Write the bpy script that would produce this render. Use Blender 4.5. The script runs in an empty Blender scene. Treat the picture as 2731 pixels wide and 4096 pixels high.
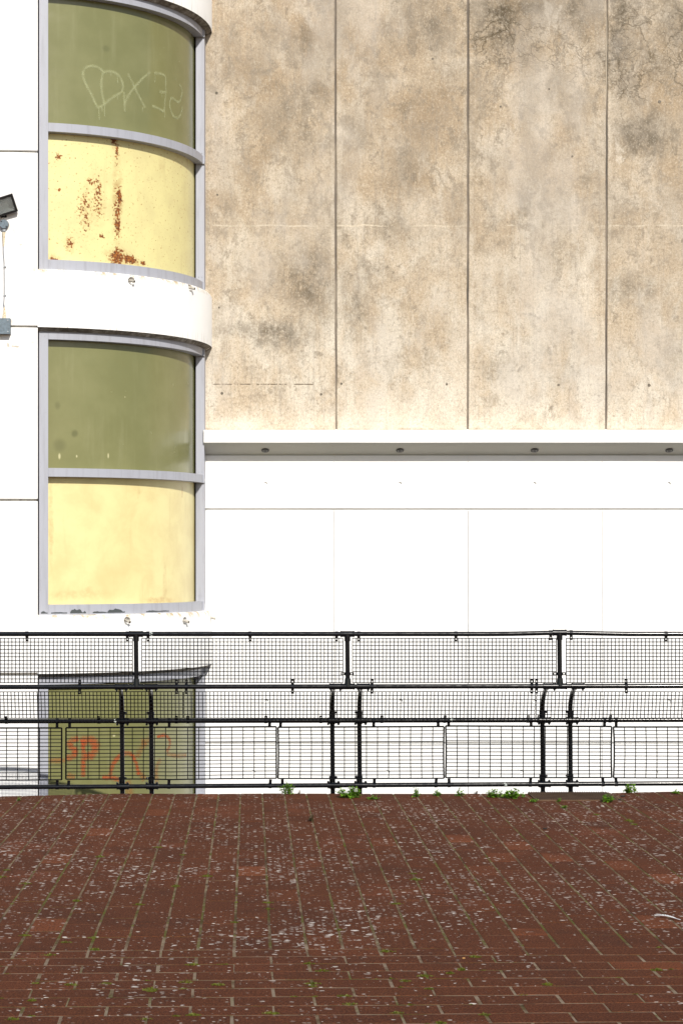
import bpy, math, random
from mathutils import Vector, Matrix, noise as mnoise

random.seed(7)
scene = bpy.context.scene
COL = scene.collection
R_ = math.radians

# ------------------------------------------------------------------ camera, sky, sun, exposure
F, XV, YV, H = 8100.0, 1000.0, 2235.0, 2.40      # lens in photo pixels, optical axis, eye height
cam_d = bpy.data.cameras.new("camera")
cam_d.sensor_fit = 'VERTICAL'
cam_d.sensor_height = 36.0
cam_d.lens = 36.0 * F / 4096.0
cam_d.shift_x = (1365.5 - XV) / 4096.0
cam_d.shift_y = (YV - 2048.0) / 4096.0
cam_d.clip_start = 0.1
cam_d.clip_end = 2000
cam = bpy.data.objects.new("camera", cam_d)
cam.location = (0, 0, H)
cam.rotation_euler = (R_(90), 0, 0)
COL.objects.link(cam)
scene.camera = cam

SUN_E, SUN_A = R_(34.0), R_(15.6)                # elevation; azimuth to the right of straight behind
to_sun = Vector((math.sin(SUN_A) * math.cos(SUN_E), -math.cos(SUN_A) * math.cos(SUN_E), math.sin(SUN_E)))
world = bpy.data.worlds.new("World")
scene.world = world
world.use_nodes = True
wn = world.node_tree
for n in list(wn.nodes):
    wn.nodes.remove(n)
sky = wn.nodes.new("ShaderNodeTexSky")
sky.sky_type = 'NISHITA'
sky.sun_disc = False
sky.sun_elevation = SUN_E
sky.sun_rotation = math.pi - SUN_A
bg = wn.nodes.new("ShaderNodeBackground")
bg.inputs[1].default_value = 0.10
wo = wn.nodes.new("ShaderNodeOutputWorld")
wn.links.new(sky.outputs[0], bg.inputs[0])
wn.links.new(bg.outputs[0], wo.inputs[0])

sd = bpy.data.lights.new("sun", 'SUN')
sd.energy = 4.2
sd.angle = R_(0.5)
sd.color = (1.0, 0.955, 0.88)
sun = bpy.data.objects.new("sun", sd)
sun.rotation_euler = to_sun.to_track_quat('Z', 'Y').to_euler()
sun.location = to_sun * 40
COL.objects.link(sun)

scene.render.engine = 'CYCLES'
scene.view_settings.view_transform = 'Standard'
scene.view_settings.look = 'None'
scene.view_settings.gamma = 1.0
scene.view_settings.exposure = 0.22
scene.render.resolution_x, scene.render.resolution_y = 682, 1024


# ------------------------------------------------------------------ helpers
def at(x, y, d):
    """photo pixel on the vertical plane d metres ahead -> world point"""
    return Vector(((x - XV) / F * d, d, H + (YV - y) / F * d))


def px_x(x, d):
    return (x - XV) / F * d


def px_z(y, d):
    return H + (YV - y) / F * d


class MB:
    def __init__(self):
        self.v, self.f, self.m, self.uv = [], [], [], {}

    def add(self, verts, faces, mat=0, uvs=None):
        o = len(self.v)
        self.v += [tuple(p) for p in verts]
        for k, f in enumerate(faces):
            if uvs:
                self.uv[len(self.f)] = uvs[k]
            self.f.append(tuple(i + o for i in f))
            self.m.append(mat)

    def box(self, lo, hi, mat=0, M=None):
        x0, y0, z0 = lo
        x1, y1, z1 = hi
        vs = [Vector(p) for p in ((x0, y0, z0), (x1, y0, z0), (x1, y1, z0), (x0, y1, z0), (x0, y0, z1), (x1, y0, z1), (x1, y1, z1), (x0, y1, z1))]
        if M is not None:
            vs = [M @ p for p in vs]
        self.add(vs, [(0, 3, 2, 1), (4, 5, 6, 7), (0, 1, 5, 4), (1, 2, 6, 5), (2, 3, 7, 6), (3, 0, 4, 7)], mat)

    def tube(self, pts, r, n=12, mat=0, cap=True):
        pts = [Vector(p) for p in pts]
        rad = r if isinstance(r, (list, tuple)) else [r] * len(pts)
        o = len(self.v)
        up = None
        for i, p in enumerate(pts):
            a = pts[max(i - 1, 0)]
            b = pts[min(i + 1, len(pts) - 1)]
            t = (b - a).normalized()
            if up is None:
                up = Vector((0, 0, 1)) if abs(t.z) < 0.9 else Vector((0, 1, 0))
            u = up.cross(t)
            if u.length < 1e-6:
                u = Vector((1, 0, 0))
            u.normalize()
            w = t.cross(u)
            for k in range(n):
                an = 2 * math.pi * k / n
                self.v.append(tuple(p + (u * math.cos(an) + w * math.sin(an)) * rad[i]))
        for i in range(len(pts) - 1):
            for k in range(n):
                k2 = (k + 1) % n
                self.f.append((o + i * n + k, o + i * n + k2, o + (i + 1) * n + k2, o + (i + 1) * n + k))
                self.m.append(mat)
        if cap:
            self.f.append(tuple(o + k for k in range(n))[::-1])
            self.m.append(mat)
            e = o + (len(pts) - 1) * n
            self.f.append(tuple(e + k for k in range(n)))
            self.m.append(mat)

    def build(self, name, mats, parent=None, smooth=False, **tags):
        me = bpy.data.meshes.new(name)
        me.from_pydata(self.v, [], self.f)
        mats = mats if isinstance(mats, (list, tuple)) else [mats]
        for m in mats:
            me.materials.append(m)
        me.polygons.foreach_set("material_index", self.m)
        if self.uv:
            ul = me.uv_layers.new(name="UVMap")
            for fi, us in self.uv.items():
                for li, u in zip(me.polygons[fi].loop_indices, us):
                    ul.data[li].uv = u
        if smooth:
            me.polygons.foreach_set("use_smooth", [True] * len(me.polygons))
        me.update()
        return link(bpy.data.objects.new(name, me), parent, **tags)


def link(o, parent=None, **tags):
    COL.objects.link(o)
    if parent is not None:
        o.parent = parent
        o.matrix_parent_inverse = Matrix.Identity(4)
    for k, v in tags.items():
        o[k] = v
    return o


def thing(name, label, cat, group=None):
    o = bpy.data.objects.new(name, None)
    o.empty_display_size = 0.2
    COL.objects.link(o)
    o["label"], o["category"] = label, cat
    if group:
        o["group"] = group
    return o


def cut(obj, cutter_mb):
    """carve real recesses out of a solid"""
    c = cutter_mb.build("cutter", [])
    md = obj.modifiers.new("cut", 'BOOLEAN')
    md.operation = 'DIFFERENCE'
    md.solver = 'EXACT'
    md.object = c
    dg = bpy.context.evaluated_depsgraph_get()
    me = bpy.data.meshes.new_from_object(obj.evaluated_get(dg))
    obj.modifiers.clear()
    old = obj.data
    obj.data = me
    bpy.data.meshes.remove(old)
    cm = c.data
    bpy.data.objects.remove(c)
    bpy.data.meshes.remove(cm)


def shade_auto(o, ang=35):
    me = o.data
    me.polygons.foreach_set("use_smooth", [True] * len(me.polygons))
    try:
        me.set_sharp_from_angle(angle=R_(ang))
    except Exception:
        pass


# ------------------------------------------------------------------ materials
class Mat:
    def __init__(self, name, rough=0.7, spec=0.5):
        self.m = bpy.data.materials.new(name)
        self.m.use_nodes = True
        self.nt = self.m.node_tree
        self.b = self.nt.nodes["Principled BSDF"]
        self.b.inputs["Roughness"].default_value = rough
        self.b.inputs["Specular IOR Level"].default_value = spec

    def n(self, t, **kw):
        nd = self.nt.nodes.new(t)
        for k, v in kw.items():
            setattr(nd, k, v)
        return nd

    def lk(self, a, b):
        self.nt.links.new(a, b)

    def put(self, sock, val):
        if isinstance(val, bpy.types.NodeSocket):
            self.lk(val, sock)
        elif val is not None:
            if isinstance(val, tuple) and len(val) == 3 and sock.type == 'RGBA':
                val = val + (1,)
            sock.default_value = val

    def pos(self):
        return self.n("ShaderNodeNewGeometry").outputs["Position"]

    def uv(self):
        return self.n("ShaderNodeTexCoord").outputs["UV"]

    def scaled(self, vec, s, off=(0, 0, 0)):
        a = self.n("ShaderNodeVectorMath", operation='MULTIPLY_ADD')
        self.put(a.inputs[0], vec)
        a.inputs[1].default_value = s
        a.inputs[2].default_value = off
        return a.outputs[0]

    def noise(self, vec, scale, detail=4, rough=0.55, dist=0.0, col=False):
        nd = self.n("ShaderNodeTexNoise")
        self.put(nd.inputs["Vector"], vec)
        nd.inputs["Scale"].default_value = scale
        nd.inputs["Detail"].default_value = detail
        nd.inputs["Roughness"].default_value = rough
        nd.inputs["Distortion"].default_value = dist
        return nd.outputs[1 if col else 0]

    def voro(self, vec, scale, feature='F1', out="Distance", rnd=1.0):
        nd = self.n("ShaderNodeTexVoronoi", feature=feature)
        self.put(nd.inputs["Vector"], vec)
        nd.inputs["Scale"].default_value = scale
        nd.inputs["Randomness"].default_value = rnd
        return nd.outputs[out]

    def math(self, op, a, b=None, c=None, clamp=False):
        nd = self.n("ShaderNodeMath", operation=op, use_clamp=clamp)
        self.put(nd.inputs[0], a)
        if b is not None:
            self.put(nd.inputs[1], b)
        if c is not None:
            self.put(nd.inputs[2], c)
        return nd.outputs[0]

    def rng(self, v, a, b, c=0.0, d=1.0, smooth=True):
        nd = self.n("ShaderNodeMapRange", interpolation_type='SMOOTHSTEP' if smooth else 'LINEAR')
        self.put(nd.inputs[0], v)
        for i, x in enumerate((a, b, c, d)):
            self.put(nd.inputs[i + 1], x)
        return nd.outputs[0]

    def ramp(self, fac, stops, interp='LINEAR'):
        nd = self.n("ShaderNodeValToRGB")
        cr = nd.color_ramp
        cr.interpolation = interp
        while len(cr.elements) < len(stops):
            cr.elements.new(0.5)
        for e, (p, c) in zip(cr.elements, stops):
            e.position = p
            e.color = (*c, 1)
        self.put(nd.inputs[0], fac)
        return nd.outputs[0]

    def mix(self, fac, a, b, blend='MIX'):
        nd = self.n("ShaderNodeMix", data_type='RGBA', blend_type=blend)
        self.put(nd.inputs[0], fac)
        self.put(nd.inputs[6], a)
        self.put(nd.inputs[7], b)
        return nd.outputs[2]

    def sep(self, v):
        nd = self.n("ShaderNodeSeparateXYZ")
        self.put(nd.inputs[0], v)
        return nd.outputs

    def blobs(self, vec, items, soft=(1.15, 0.35)):
        """max of soft ellipsoids (centre, radius, strength)"""
        acc = None
        for c, r, s in items:
            a = self.n("ShaderNodeVectorMath", operation='SUBTRACT')
            self.put(a.inputs[0], vec)
            a.inputs[1].default_value = c
            m = self.n("ShaderNodeVectorMath", operation='DIVIDE')
            self.lk(a.outputs[0], m.inputs[0])
            m.inputs[1].default_value = r
            l = self.n("ShaderNodeVectorMath", operation='LENGTH')
            self.lk(m.outputs[0], l.inputs[0])
            o = self.rng(l.outputs["Value"], soft[0], soft[1], 0.0, s)
            acc = o if acc is None else self.math('MAXIMUM', acc, o)
        return acc

    def warp(self, vec, scale, amt, detail=3):
        nc = self.noise(vec, scale, detail, col=True)
        a = self.n("ShaderNodeVectorMath", operation='SUBTRACT')
        self.lk(nc, a.inputs[0])
        a.inputs[1].default_value = (0.5, 0.5, 0.5)
        b = self.n("ShaderNodeVectorMath", operation='SCALE')
        self.lk(a.outputs[0], b.inputs[0])
        b.inputs[3].default_value = amt
        c = self.n("ShaderNodeVectorMath", operation='ADD')
        self.put(c.inputs[0], vec)
        self.lk(b.outputs[0], c.inputs[1])
        return c.outputs[0]

    def bump(self, h, strength=0.3, dist=0.01):
        nd = self.n("ShaderNodeBump")
        nd.inputs["Strength"].default_value = strength
        nd.inputs["Distance"].default_value = dist
        self.put(nd.inputs["Height"], h)
        self.lk(nd.outputs[0], self.b.inputs["Normal"])

    def col(self, c):
        self.put(self.b.inputs["Base Color"], c)

    def rough(self, v):
        self.put(self.b.inputs["Roughness"], v)


YW = 25.0     # main wall plane


def W(x, y):           # photo pixel on the main wall, as (X, YW, Z)
    p = at(x, y, YW)
    return (p.x, p.y, p.z)


def make_plaster(name, base, dirt, dirt_amt=0.5, spots=False):
    m = Mat(name, 0.75, 0.3)
    p = m.pos()
    n1 = m.noise(p, 1.1, 6, 0.6)
    c = m.mix(m.rng(n1, 0.35, 0.75), base, tuple(x * 0.95 for x in base))
    st = m.noise(m.scaled(p, (7, 7, 0.5)), 1.6, 5, 0.6)
    c = m.mix(m.math('MULTIPLY', m.rng(st, 0.66, 0.82), dirt_amt), c, dirt)
    g = m.noise(p, 28, 5, 0.7)
    c = m.mix(m.math('MULTIPLY', m.rng(g, 0.70, 0.78), dirt_amt), c, dirt)
    if spots:
        px_, py_, pz_ = m.sep(p)
        left = m.math('MULTIPLY', m.rng(px_, -0.38, -0.46), m.rng(px_, -2.44, -2.38))
        br = m.noise(m.scaled(p, (1, 1, 0.4)), 11, 6, 0.75)
        for zt_ in (H + 3.26, H - 0.633, H + 7.15):
            dz_ = m.rng(m.math('ABSOLUTE', m.math('SUBTRACT', pz_, zt_ - 0.01)), 0.075, 0.0)
            c = m.mix(m.math('MULTIPLY', m.math('MULTIPLY', dz_, left), m.rng(br, 0.44, 0.62)), c, (0.42, 0.33, 0.20))
        for zb_ in (H + 2.601, H - 1.292, H + 6.494):
            dz_ = m.rng(m.math('SUBTRACT', pz_, zb_), 0.16, 0.0)
            dz_ = m.math('MULTIPLY', dz_, m.math('GREATER_THAN', pz_, zb_ - 0.02))
            c = m.mix(m.math('MULTIPLY', m.math('MULTIPLY', dz_, left), m.rng(m.noise(m.scaled(p, (26, 26, 1.0)), 1.5, 4, 0.7), 0.52, 0.70, 0.0, 0.7)), c, (0.40, 0.35, 0.28))
        sm = m.blobs(m.warp(p, 14, 0.05, 3), [(tuple(at(62, 1385, 22.69)), (.075, 1, .014), .9), (tuple(at(35, 1379, 22.69)), (.02, 1, .03), .9), (tuple(at(128, 1367, 22.7)), (.035, 1, .012), .9), (tuple(at(58, 925, 22.69)), (.012, 1, .06), .7), (tuple(at(84, 980, 22.69)), (.03, 1, .012), .7), (tuple(at(40, 1285, 22.69)), (.05, 1, .05), .5), (tuple(at(30, 905, 22.69)), (.06, 1, .07), .45), (tuple(at(136, 1075, 22.7)), (.03, 1, .04), .5)])
        c = m.mix(m.math('MULTIPLY', sm, m.rng(br, 0.36, 0.56, 0.2, 1.0)), c, (0.44, 0.38, 0.30))
    m.col(c)
    m.bump(m.math('ADD', m.noise(p, 60, 4, 0.6), m.math('MULTIPLY', m.noise(p, 5, 3), 2.0)), 0.25, 0.006)
    return m.m


M_white = make_plaster("white_render", (0.84, 0.835, 0.82), (0.45, 0.40, 0.33), 0.30)
M_tower = make_plaster("white_tower_render", (0.84, 0.835, 0.82), (0.45, 0.40, 0.33), 0.40, True)
M_soffit = make_plaster("shaded_soffit_paint", (0.54, 0.535, 0.485), (0.24, 0.20, 0.14), 0.7)  # white paint with the underside's shade put into a darker base, plus dirt

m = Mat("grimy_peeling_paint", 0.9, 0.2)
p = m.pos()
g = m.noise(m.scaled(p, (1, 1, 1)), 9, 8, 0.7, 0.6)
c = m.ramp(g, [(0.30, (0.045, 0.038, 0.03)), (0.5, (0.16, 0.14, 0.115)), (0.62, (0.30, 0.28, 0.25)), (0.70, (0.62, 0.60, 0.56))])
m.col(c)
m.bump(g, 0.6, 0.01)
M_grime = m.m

# weathered precast concrete
m = Mat("weathered_concrete", 0.9, 0.2)
p = m.pos()
wp = m.warp(m.warp(p, 1.8, 0.65, 6), 9.0, 0.16, 4)
z = m.sep(p)[2]
n1 = m.noise(p, 1.25, 9, 0.62, 0.35)
n2 = m.noise(m.scaled(p, (1, 1, 0.55), (7, 3, 1)), 3.3, 8, 0.66, 0.5)
c = m.ramp(n1, [(0.30, (0.330, 0.245, 0.155)), (0.44, (0.425, 0.325, 0.215)), (0.55, (0.490, 0.395, 0.280)), (0.70, (0.580, 0.505, 0.400))])
c = m.mix(m.math('MULTIPLY', m.rng(n2, 0.48, 0.66), 0.6), c, (0.585, 0.515, 0.415))
hz = m.rng(m.math('ADD', z, m.math('MULTIPLY', m.noise(p, 0.9, 6, 0.65), 2.6)), 5.4, 9.4, 1.0, 0.0)
c = m.mix(m.math('MULTIPLY', hz, 0.72), c, m.mix(m.rng(n2, 0.36, 0.62), (0.575, 0.470, 0.340), (0.70, 0.645, 0.54)))
n3 = m.noise(m.scaled(p, (1.1, 1, 0.8), (31, 5, 9)), 2.1, 9, 0.7, 0.3)
stain = m.math('MULTIPLY', m.rng(n3, 0.53, 0.71), m.math('ADD', 0.30, m.math('MULTIPLY', m.math('SUBTRACT', 1.0, hz), 0.5)))
c = m.mix(stain, c, (0.20, 0.165, 0.12))
n5 = m.noise(m.scaled(p, (1.2, 1, 0.9), (11, 2, 40)), 4.2, 9, 0.74, 0.5)
c = m.mix(m.math('MULTIPLY', m.rng(n5, 0.515, 0.60), m.math('ADD', 0.30, m.math('MULTIPLY', m.math('SUBTRACT', 1.0, hz), 0.32))), c, (0.265, 0.225, 0.175))
n6 = m.noise(m.scaled(p, (1, 1, 1), (4, 77, 2)), 15, 7, 0.75, 0.3)
c = m.mix(m.math('MULTIPLY', m.rng(n6, 0.53, 0.64), 0.5), c, (0.225, 0.190, 0.145))
c = m.mix(m.math('MULTIPLY', m.rng(n6, 0.46, 0.30), 0.35), c, (0.62, 0.55, 0.44))
pit_ = m.rng(m.noise(m.scaled(p, (1, 1, 1), (1, 6, 3)), 24, 3, 0.6), 0.70, 0.76)
c = m.mix(m.math('MULTIPLY', pit_, 0.6), c, (0.13, 0.105, 0.075))
n4 = m.noise(m.scaled(p, (1, 1, 1), (3, 5, 19)), 6.5, 6, 0.7, 0.4)
c = m.mix(m.math('MULTIPLY', m.rng(n4, 0.585, 0.67), 0.55), c, (0.19, 0.165, 0.13))
strk = m.noise(m.scaled(p, (16, 1, 0.9)), 1.4, 5, 0.6)
c = m.mix(m.math('MULTIPLY', m.rng(strk, 0.50, 0.72), 0.42), c, (0.30, 0.265, 0.225))


def wb(x, y, rx, ry, s):
    return (W(x, y), (rx / F * YW, 5.0, ry / F * YW), s)


grey = m.blobs(wp, [wb(1240, 1130, 130, 170, .85), wb(1080, 1335, 190, 60, .9), wb(1215, 190, 70, 90, .7), wb(1240, 370, 90, 55, .5), wb(1120, 470, 90, 60, .45),
                    wb(1230, 560, 75, 60, .5), wb(900, 1330, 60, 40, .5), wb(1640, 665, 70, 55, .5), wb(1720, 110, 120, 160, .55), wb(1760, 330, 80, 70, .35), wb(1420, 560, 60, 60, .5), wb(1500, 300, 60, 70, .45),
                    wb(1430, 1220, 70, 130, .55), wb(1560, 900, 90, 120, .35), wb(2000, 80, 150, 130, 1.0), wb(2120, 40, 150, 70, .9), wb(2290, 45, 140, 90, 1.0), wb(2230, 300, 60, 40, .4), wb(2300, 410, 90, 50, .4), wb(2090, 830, 40, 100, .45), wb(2210, 620, 70, 50, .4),
                    wb(2485, 150, 75, 260, 1.0), wb(2600, 270, 80, 70, .7), wb(2690, 90, 80, 130, .9), wb(2560, 540, 130, 80, 1.0), wb(2500, 1130, 60, 50, .45), wb(2280, 1010, 80, 70, .3), wb(1980, 1480, 60, 40, .35), wb(2240, 1500, 70, 60, .3), wb(2580, 1180, 80, 110, .35), wb(2700, 1450, 60, 90, .4)], (1.45, 0.0))
gm = m.math('MULTIPLY', grey, m.rng(m.math('ADD', m.math('MULTIPLY', m.noise(p, 9, 9, 0.8), 0.55), m.math('MULTIPLY', m.noise(m.scaled(p, (1.3, 1, 0.7)), 3.0, 6, 0.7), 0.45)), 0.38, 0.57, 0.14, 1.0))
c = m.mix(gm, c, (0.118, 0.104, 0.084))
pale = m.blobs(wp, [wb(1560, 1640, 170, 90, .7), wb(1400, 1690, 60, 70, .8), wb(2350, 1090, 55, 220, .8), wb(1700, 850, 120, 120, .5), wb(1850, 1500, 60, 320, .6), wb(1760, 1600, 110, 120, .6), wb(950, 1690, 140, 40, .6),
                    wb(2060, 1650, 130, 60, .55), wb(1960, 1250, 70, 170, .5), wb(1950, 1080, 60, 120, .55), wb(2470, 610, 14, 70, .8), wb(1500, 1010, 50, 50, .6), wb(2180, 60, 14, 90, .6), wb(2210, 70, 12, 60, .55), wb(1140, 1450, 60, 60, .4), wb(2660, 800, 60, 120, .4)])
c = m.mix(m.math('MULTIPLY', pale, m.rng(m.noise(p, 6, 6, 0.7), 0.3, 0.6, 0.3, 0.9)), c, (0.69, 0.62, 0.51))
edge_pale = m.blobs(m.warp(p, 3, 0.07, 5), [wb(1352, 800, 20, 1000, .7), wb(1331, 830, 12, 420, .9), wb(1880, 1200, 16, 700, .7), wb(2415, 1200, 18, 500, .5), wb(2432, 700, 18, 700, .45), wb(1860, 800, 12, 900, .35)])
c = m.mix(m.math('MULTIPLY', edge_pale, m.rng(m.noise(p, 4, 6, 0.7), 0.40, 0.58, 0.0, 0.85)), c, (0.66, 0.58, 0.46))
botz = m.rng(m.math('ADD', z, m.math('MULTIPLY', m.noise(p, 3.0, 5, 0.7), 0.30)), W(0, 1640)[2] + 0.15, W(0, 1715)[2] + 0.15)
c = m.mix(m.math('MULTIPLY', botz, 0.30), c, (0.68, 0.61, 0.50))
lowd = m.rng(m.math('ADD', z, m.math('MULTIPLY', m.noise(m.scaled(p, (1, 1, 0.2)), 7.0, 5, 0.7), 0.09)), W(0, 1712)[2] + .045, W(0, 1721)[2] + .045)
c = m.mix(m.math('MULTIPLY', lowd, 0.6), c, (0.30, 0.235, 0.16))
cm_ = m.blobs(wp, [wb(2010, 160, 190, 190, 1), wb(2250, 190, 170, 110, .6), wb(2520, 230, 130, 300, 1), wb(2720, 200, 90, 240, 1), wb(1030, 350, 120, 60, .3), wb(2330, 250, 90, 120, .7)])
ve = m.voro(m.warp(p, 5.0, 0.42, 6), 2.9, 'DISTANCE_TO_EDGE')
crack = m.math('MULTIPLY', m.rng(ve, 0.060, 0.0), m.math('MULTIPLY', cm_, m.rng(m.noise(p, 3.1, 4), 0.32, 0.48)))
ve2 = m.voro(m.warp(p, 6.0, 0.30, 5), 7.5, 'DISTANCE_TO_EDGE')
crack2 = m.math('MULTIPLY', m.rng(ve2, 0.05, 0.0), m.math('MULTIPLY', cm_, m.rng(m.noise(p, 2.3, 4), 0.38, 0.54)))
crack = m.math('MAXIMUM', crack, m.math('MULTIPLY', crack2, 0.75))
c = m.mix(m.math('MULTIPLY', crack, 0.72), c, (0.10, 0.085, 0.062))
# lime line left by a horizontal pour joint
lz = m.math('ABSOLUTE', m.math('SUBTRACT', m.sep(m.warp(p, 4.0, 0.05))[2], W(1500, 903)[2]))
c = m.mix(m.math('MULTIPLY', m.rng(lz, 0.014, 0.003), m.rng(m.noise(p, 1.9, 6, 0.7), 0.42, 0.54, 0.0, 0.9)), c, (0.66, 0.57, 0.43))
# short scored line low on the first panel
sx = m.sep(p)[0]
lz2 = m.math('ABSOLUTE', m.math('SUBTRACT', z, W(1000, 1537)[2]))
seg = m.math('MULTIPLY', m.rng(lz2, 0.009, 0.003), m.math('MULTIPLY', m.rng(sx, W(1275, 0)[0], W(1262, 0)[0]), m.rng(m.noise(m.scaled(p, (1, 1, 0)), 9, 3), 0.45, 0.52)))
c = m.mix(seg, c, (0.12, 0.10, 0.075))
gr = m.noise(p, 70, 3, 0.7)
c = m.mix(m.rng(gr, 0.32, 0.72, 0.0, 0.45, smooth=False), c, (0.20, 0.165, 0.125))
gr2 = m.noise(m.scaled(p, (1.15, 1, 0.85), (2, 2, 8)), 34, 5, 0.85)
c = m.mix(m.math('MULTIPLY', m.rng(gr2, 0.50, 0.64), 0.42), c, (0.19, 0.155, 0.115))
c = m.mix(m.math('MULTIPLY', m.rng(gr2, 0.48, 0.36), 0.40), c, (0.70, 0.62, 0.50))
wash = m.noise(m.scaled(p, (1, 1, 0.6), (55, 2, 13)), 0.9, 4, 0.6)
c = m.mix(m.math('MULTIPLY', m.rng(wash, 0.50, 0.66), 0.42), c, (0.47, 0.425, 0.37))
c = m.mix(m.math('MULTIPLY', m.math('SUBTRACT', 1.0, hz), m.rng(m.noise(m.scaled(p, (1.2, 1, 0.5), (8, 1, 3)), 2.0, 7, 0.7), 0.40, 0.62, 0.0, 0.42)), c, (0.285, 0.245, 0.195))
bc_ = m.n('ShaderNodeBrightContrast')
bc_.inputs['Bright'].default_value = -0.004
bc_.inputs['Contrast'].default_value = 0.12
m.lk(c, bc_.inputs['Color'])
c = bc_.outputs[0]
hs_ = m.n('ShaderNodeHueSaturation')
hs_.inputs['Saturation'].default_value = 0.86
hs_.inputs['Value'].default_value = 1.07
m.lk(c, hs_.inputs['Color'])
c = hs_.outputs[0]
m.col(c)
m.bump(m.math('ADD', m.math('MULTIPLY', gr, 0.6), m.math('ADD', m.math('MULTIPLY', n4, 1.2), m.math('MULTIPLY', crack, -1.5))), 0.45, 0.012)
M_conc = m.m

m = Mat("joint_sealant", 0.8)
p = m.pos()
m.col(m.ramp(m.noise(m.scaled(p, (1, 1, 0.25)), 3.0, 5, 0.7), [(0.32, (0.03, 0.026, 0.022)), (0.5, (0.17, 0.14, 0.11)), (0.65, (0.34, 0.29, 0.22))]))
M_joint = m.m

# pale lilac-grey painted metal of the window frames
m = Mat("frame_paint", 0.45, 0.4)
p = m.pos()
fc = m.mix(m.rng(m.noise(m.scaled(p, (14, 14, 1.2)), 1.5, 4), 0.45, 0.75), (0.345, 0.355, 0.40), (0.295, 0.30, 0.335))
fc = m.mix(m.math('MULTIPLY', m.rng(m.noise(p, 30, 5, 0.7), 0.62, 0.74), 0.5), fc, (0.24, 0.235, 0.24))
m.col(fc)
M_frame = m.m

m = Mat("bare_primer", 0.7)
m.col((0.05, 0.058, 0.06))
M_primer = m.m
m = Mat("black_gasket", 0.8)
m.col((0.02, 0.018, 0.016))
M_gasket = m.m

RG = 2.125
CX, CY = -2.788, 25.0


def phi_at(x, Rr):
    """angle on the round tower (radius Rr) seen at photo column x"""
    k = (x - XV) / F
    a = k * k + 1
    b = -2 * (CX * k + CY)
    cc = CX * CX + CY * CY - Rr * Rr
    d = b * b - 4 * a * cc
    Y = (-b - math.sqrt(max(d, 0))) / (2 * a)
    return math.atan2(k * Y - CX, CY - Y), Y


def UV(x, y):
    ph, Y = phi_at(x, RG)
    return (ph * RG, (YV - y) / F * Y, 0.0)


def make_green():
    m = Mat("olive_coated_glass", 0.16, 0.5)
    u = m.uv()
    n = m.noise(u, 1.6, 5, 0.6)
    c = m.mix(m.rng(n, 0.35, 0.7), (0.168, 0.169, 0.068), (0.196, 0.195, 0.084))
    c = m.mix(m.math('MULTIPLY', m.rng(m.noise(m.scaled(u, (5, 0.6, 1)), 1.8, 4), 0.52, 0.8), 0.35), c, (0.255, 0.25, 0.13))
    sp = m.blobs(m.warp(u, 6, 0.03), [(UV(300, 1735), (0.05, 0.05, 1), .55), (UV(232, 1622), (0.04, 0.05, 1), .35), (UV(240, 1780), (0.09, 0.09, 1), .35), (UV(425, 195), (0.06, 0.05, 1), .3), (UV(260, 2905), (.1, .05, 1), .2)])
    c = m.mix(sp, c, (0.07, 0.075, 0.028))
    dr = m.blobs(u, [(UV(239, 1825), (0.016, 0.04, 1), .9), (UV(308, 1825), (0.011, 0.018, 1), .9), (UV(434, 1823), (0.012, 0.036, 1), .9), (UV(457, 2942), (.022, .018, 1), 1.0), (UV(501, 1588), (.008, .01, 1), .8)])
    c = m.mix(dr, c, (0.5, 0.47, 0.27))
    m.col(c)
    m.rough(m.rng(m.noise(u, 5, 5, 0.6), 0.3, 0.75, 0.12, 0.28))
    return m.m


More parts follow.
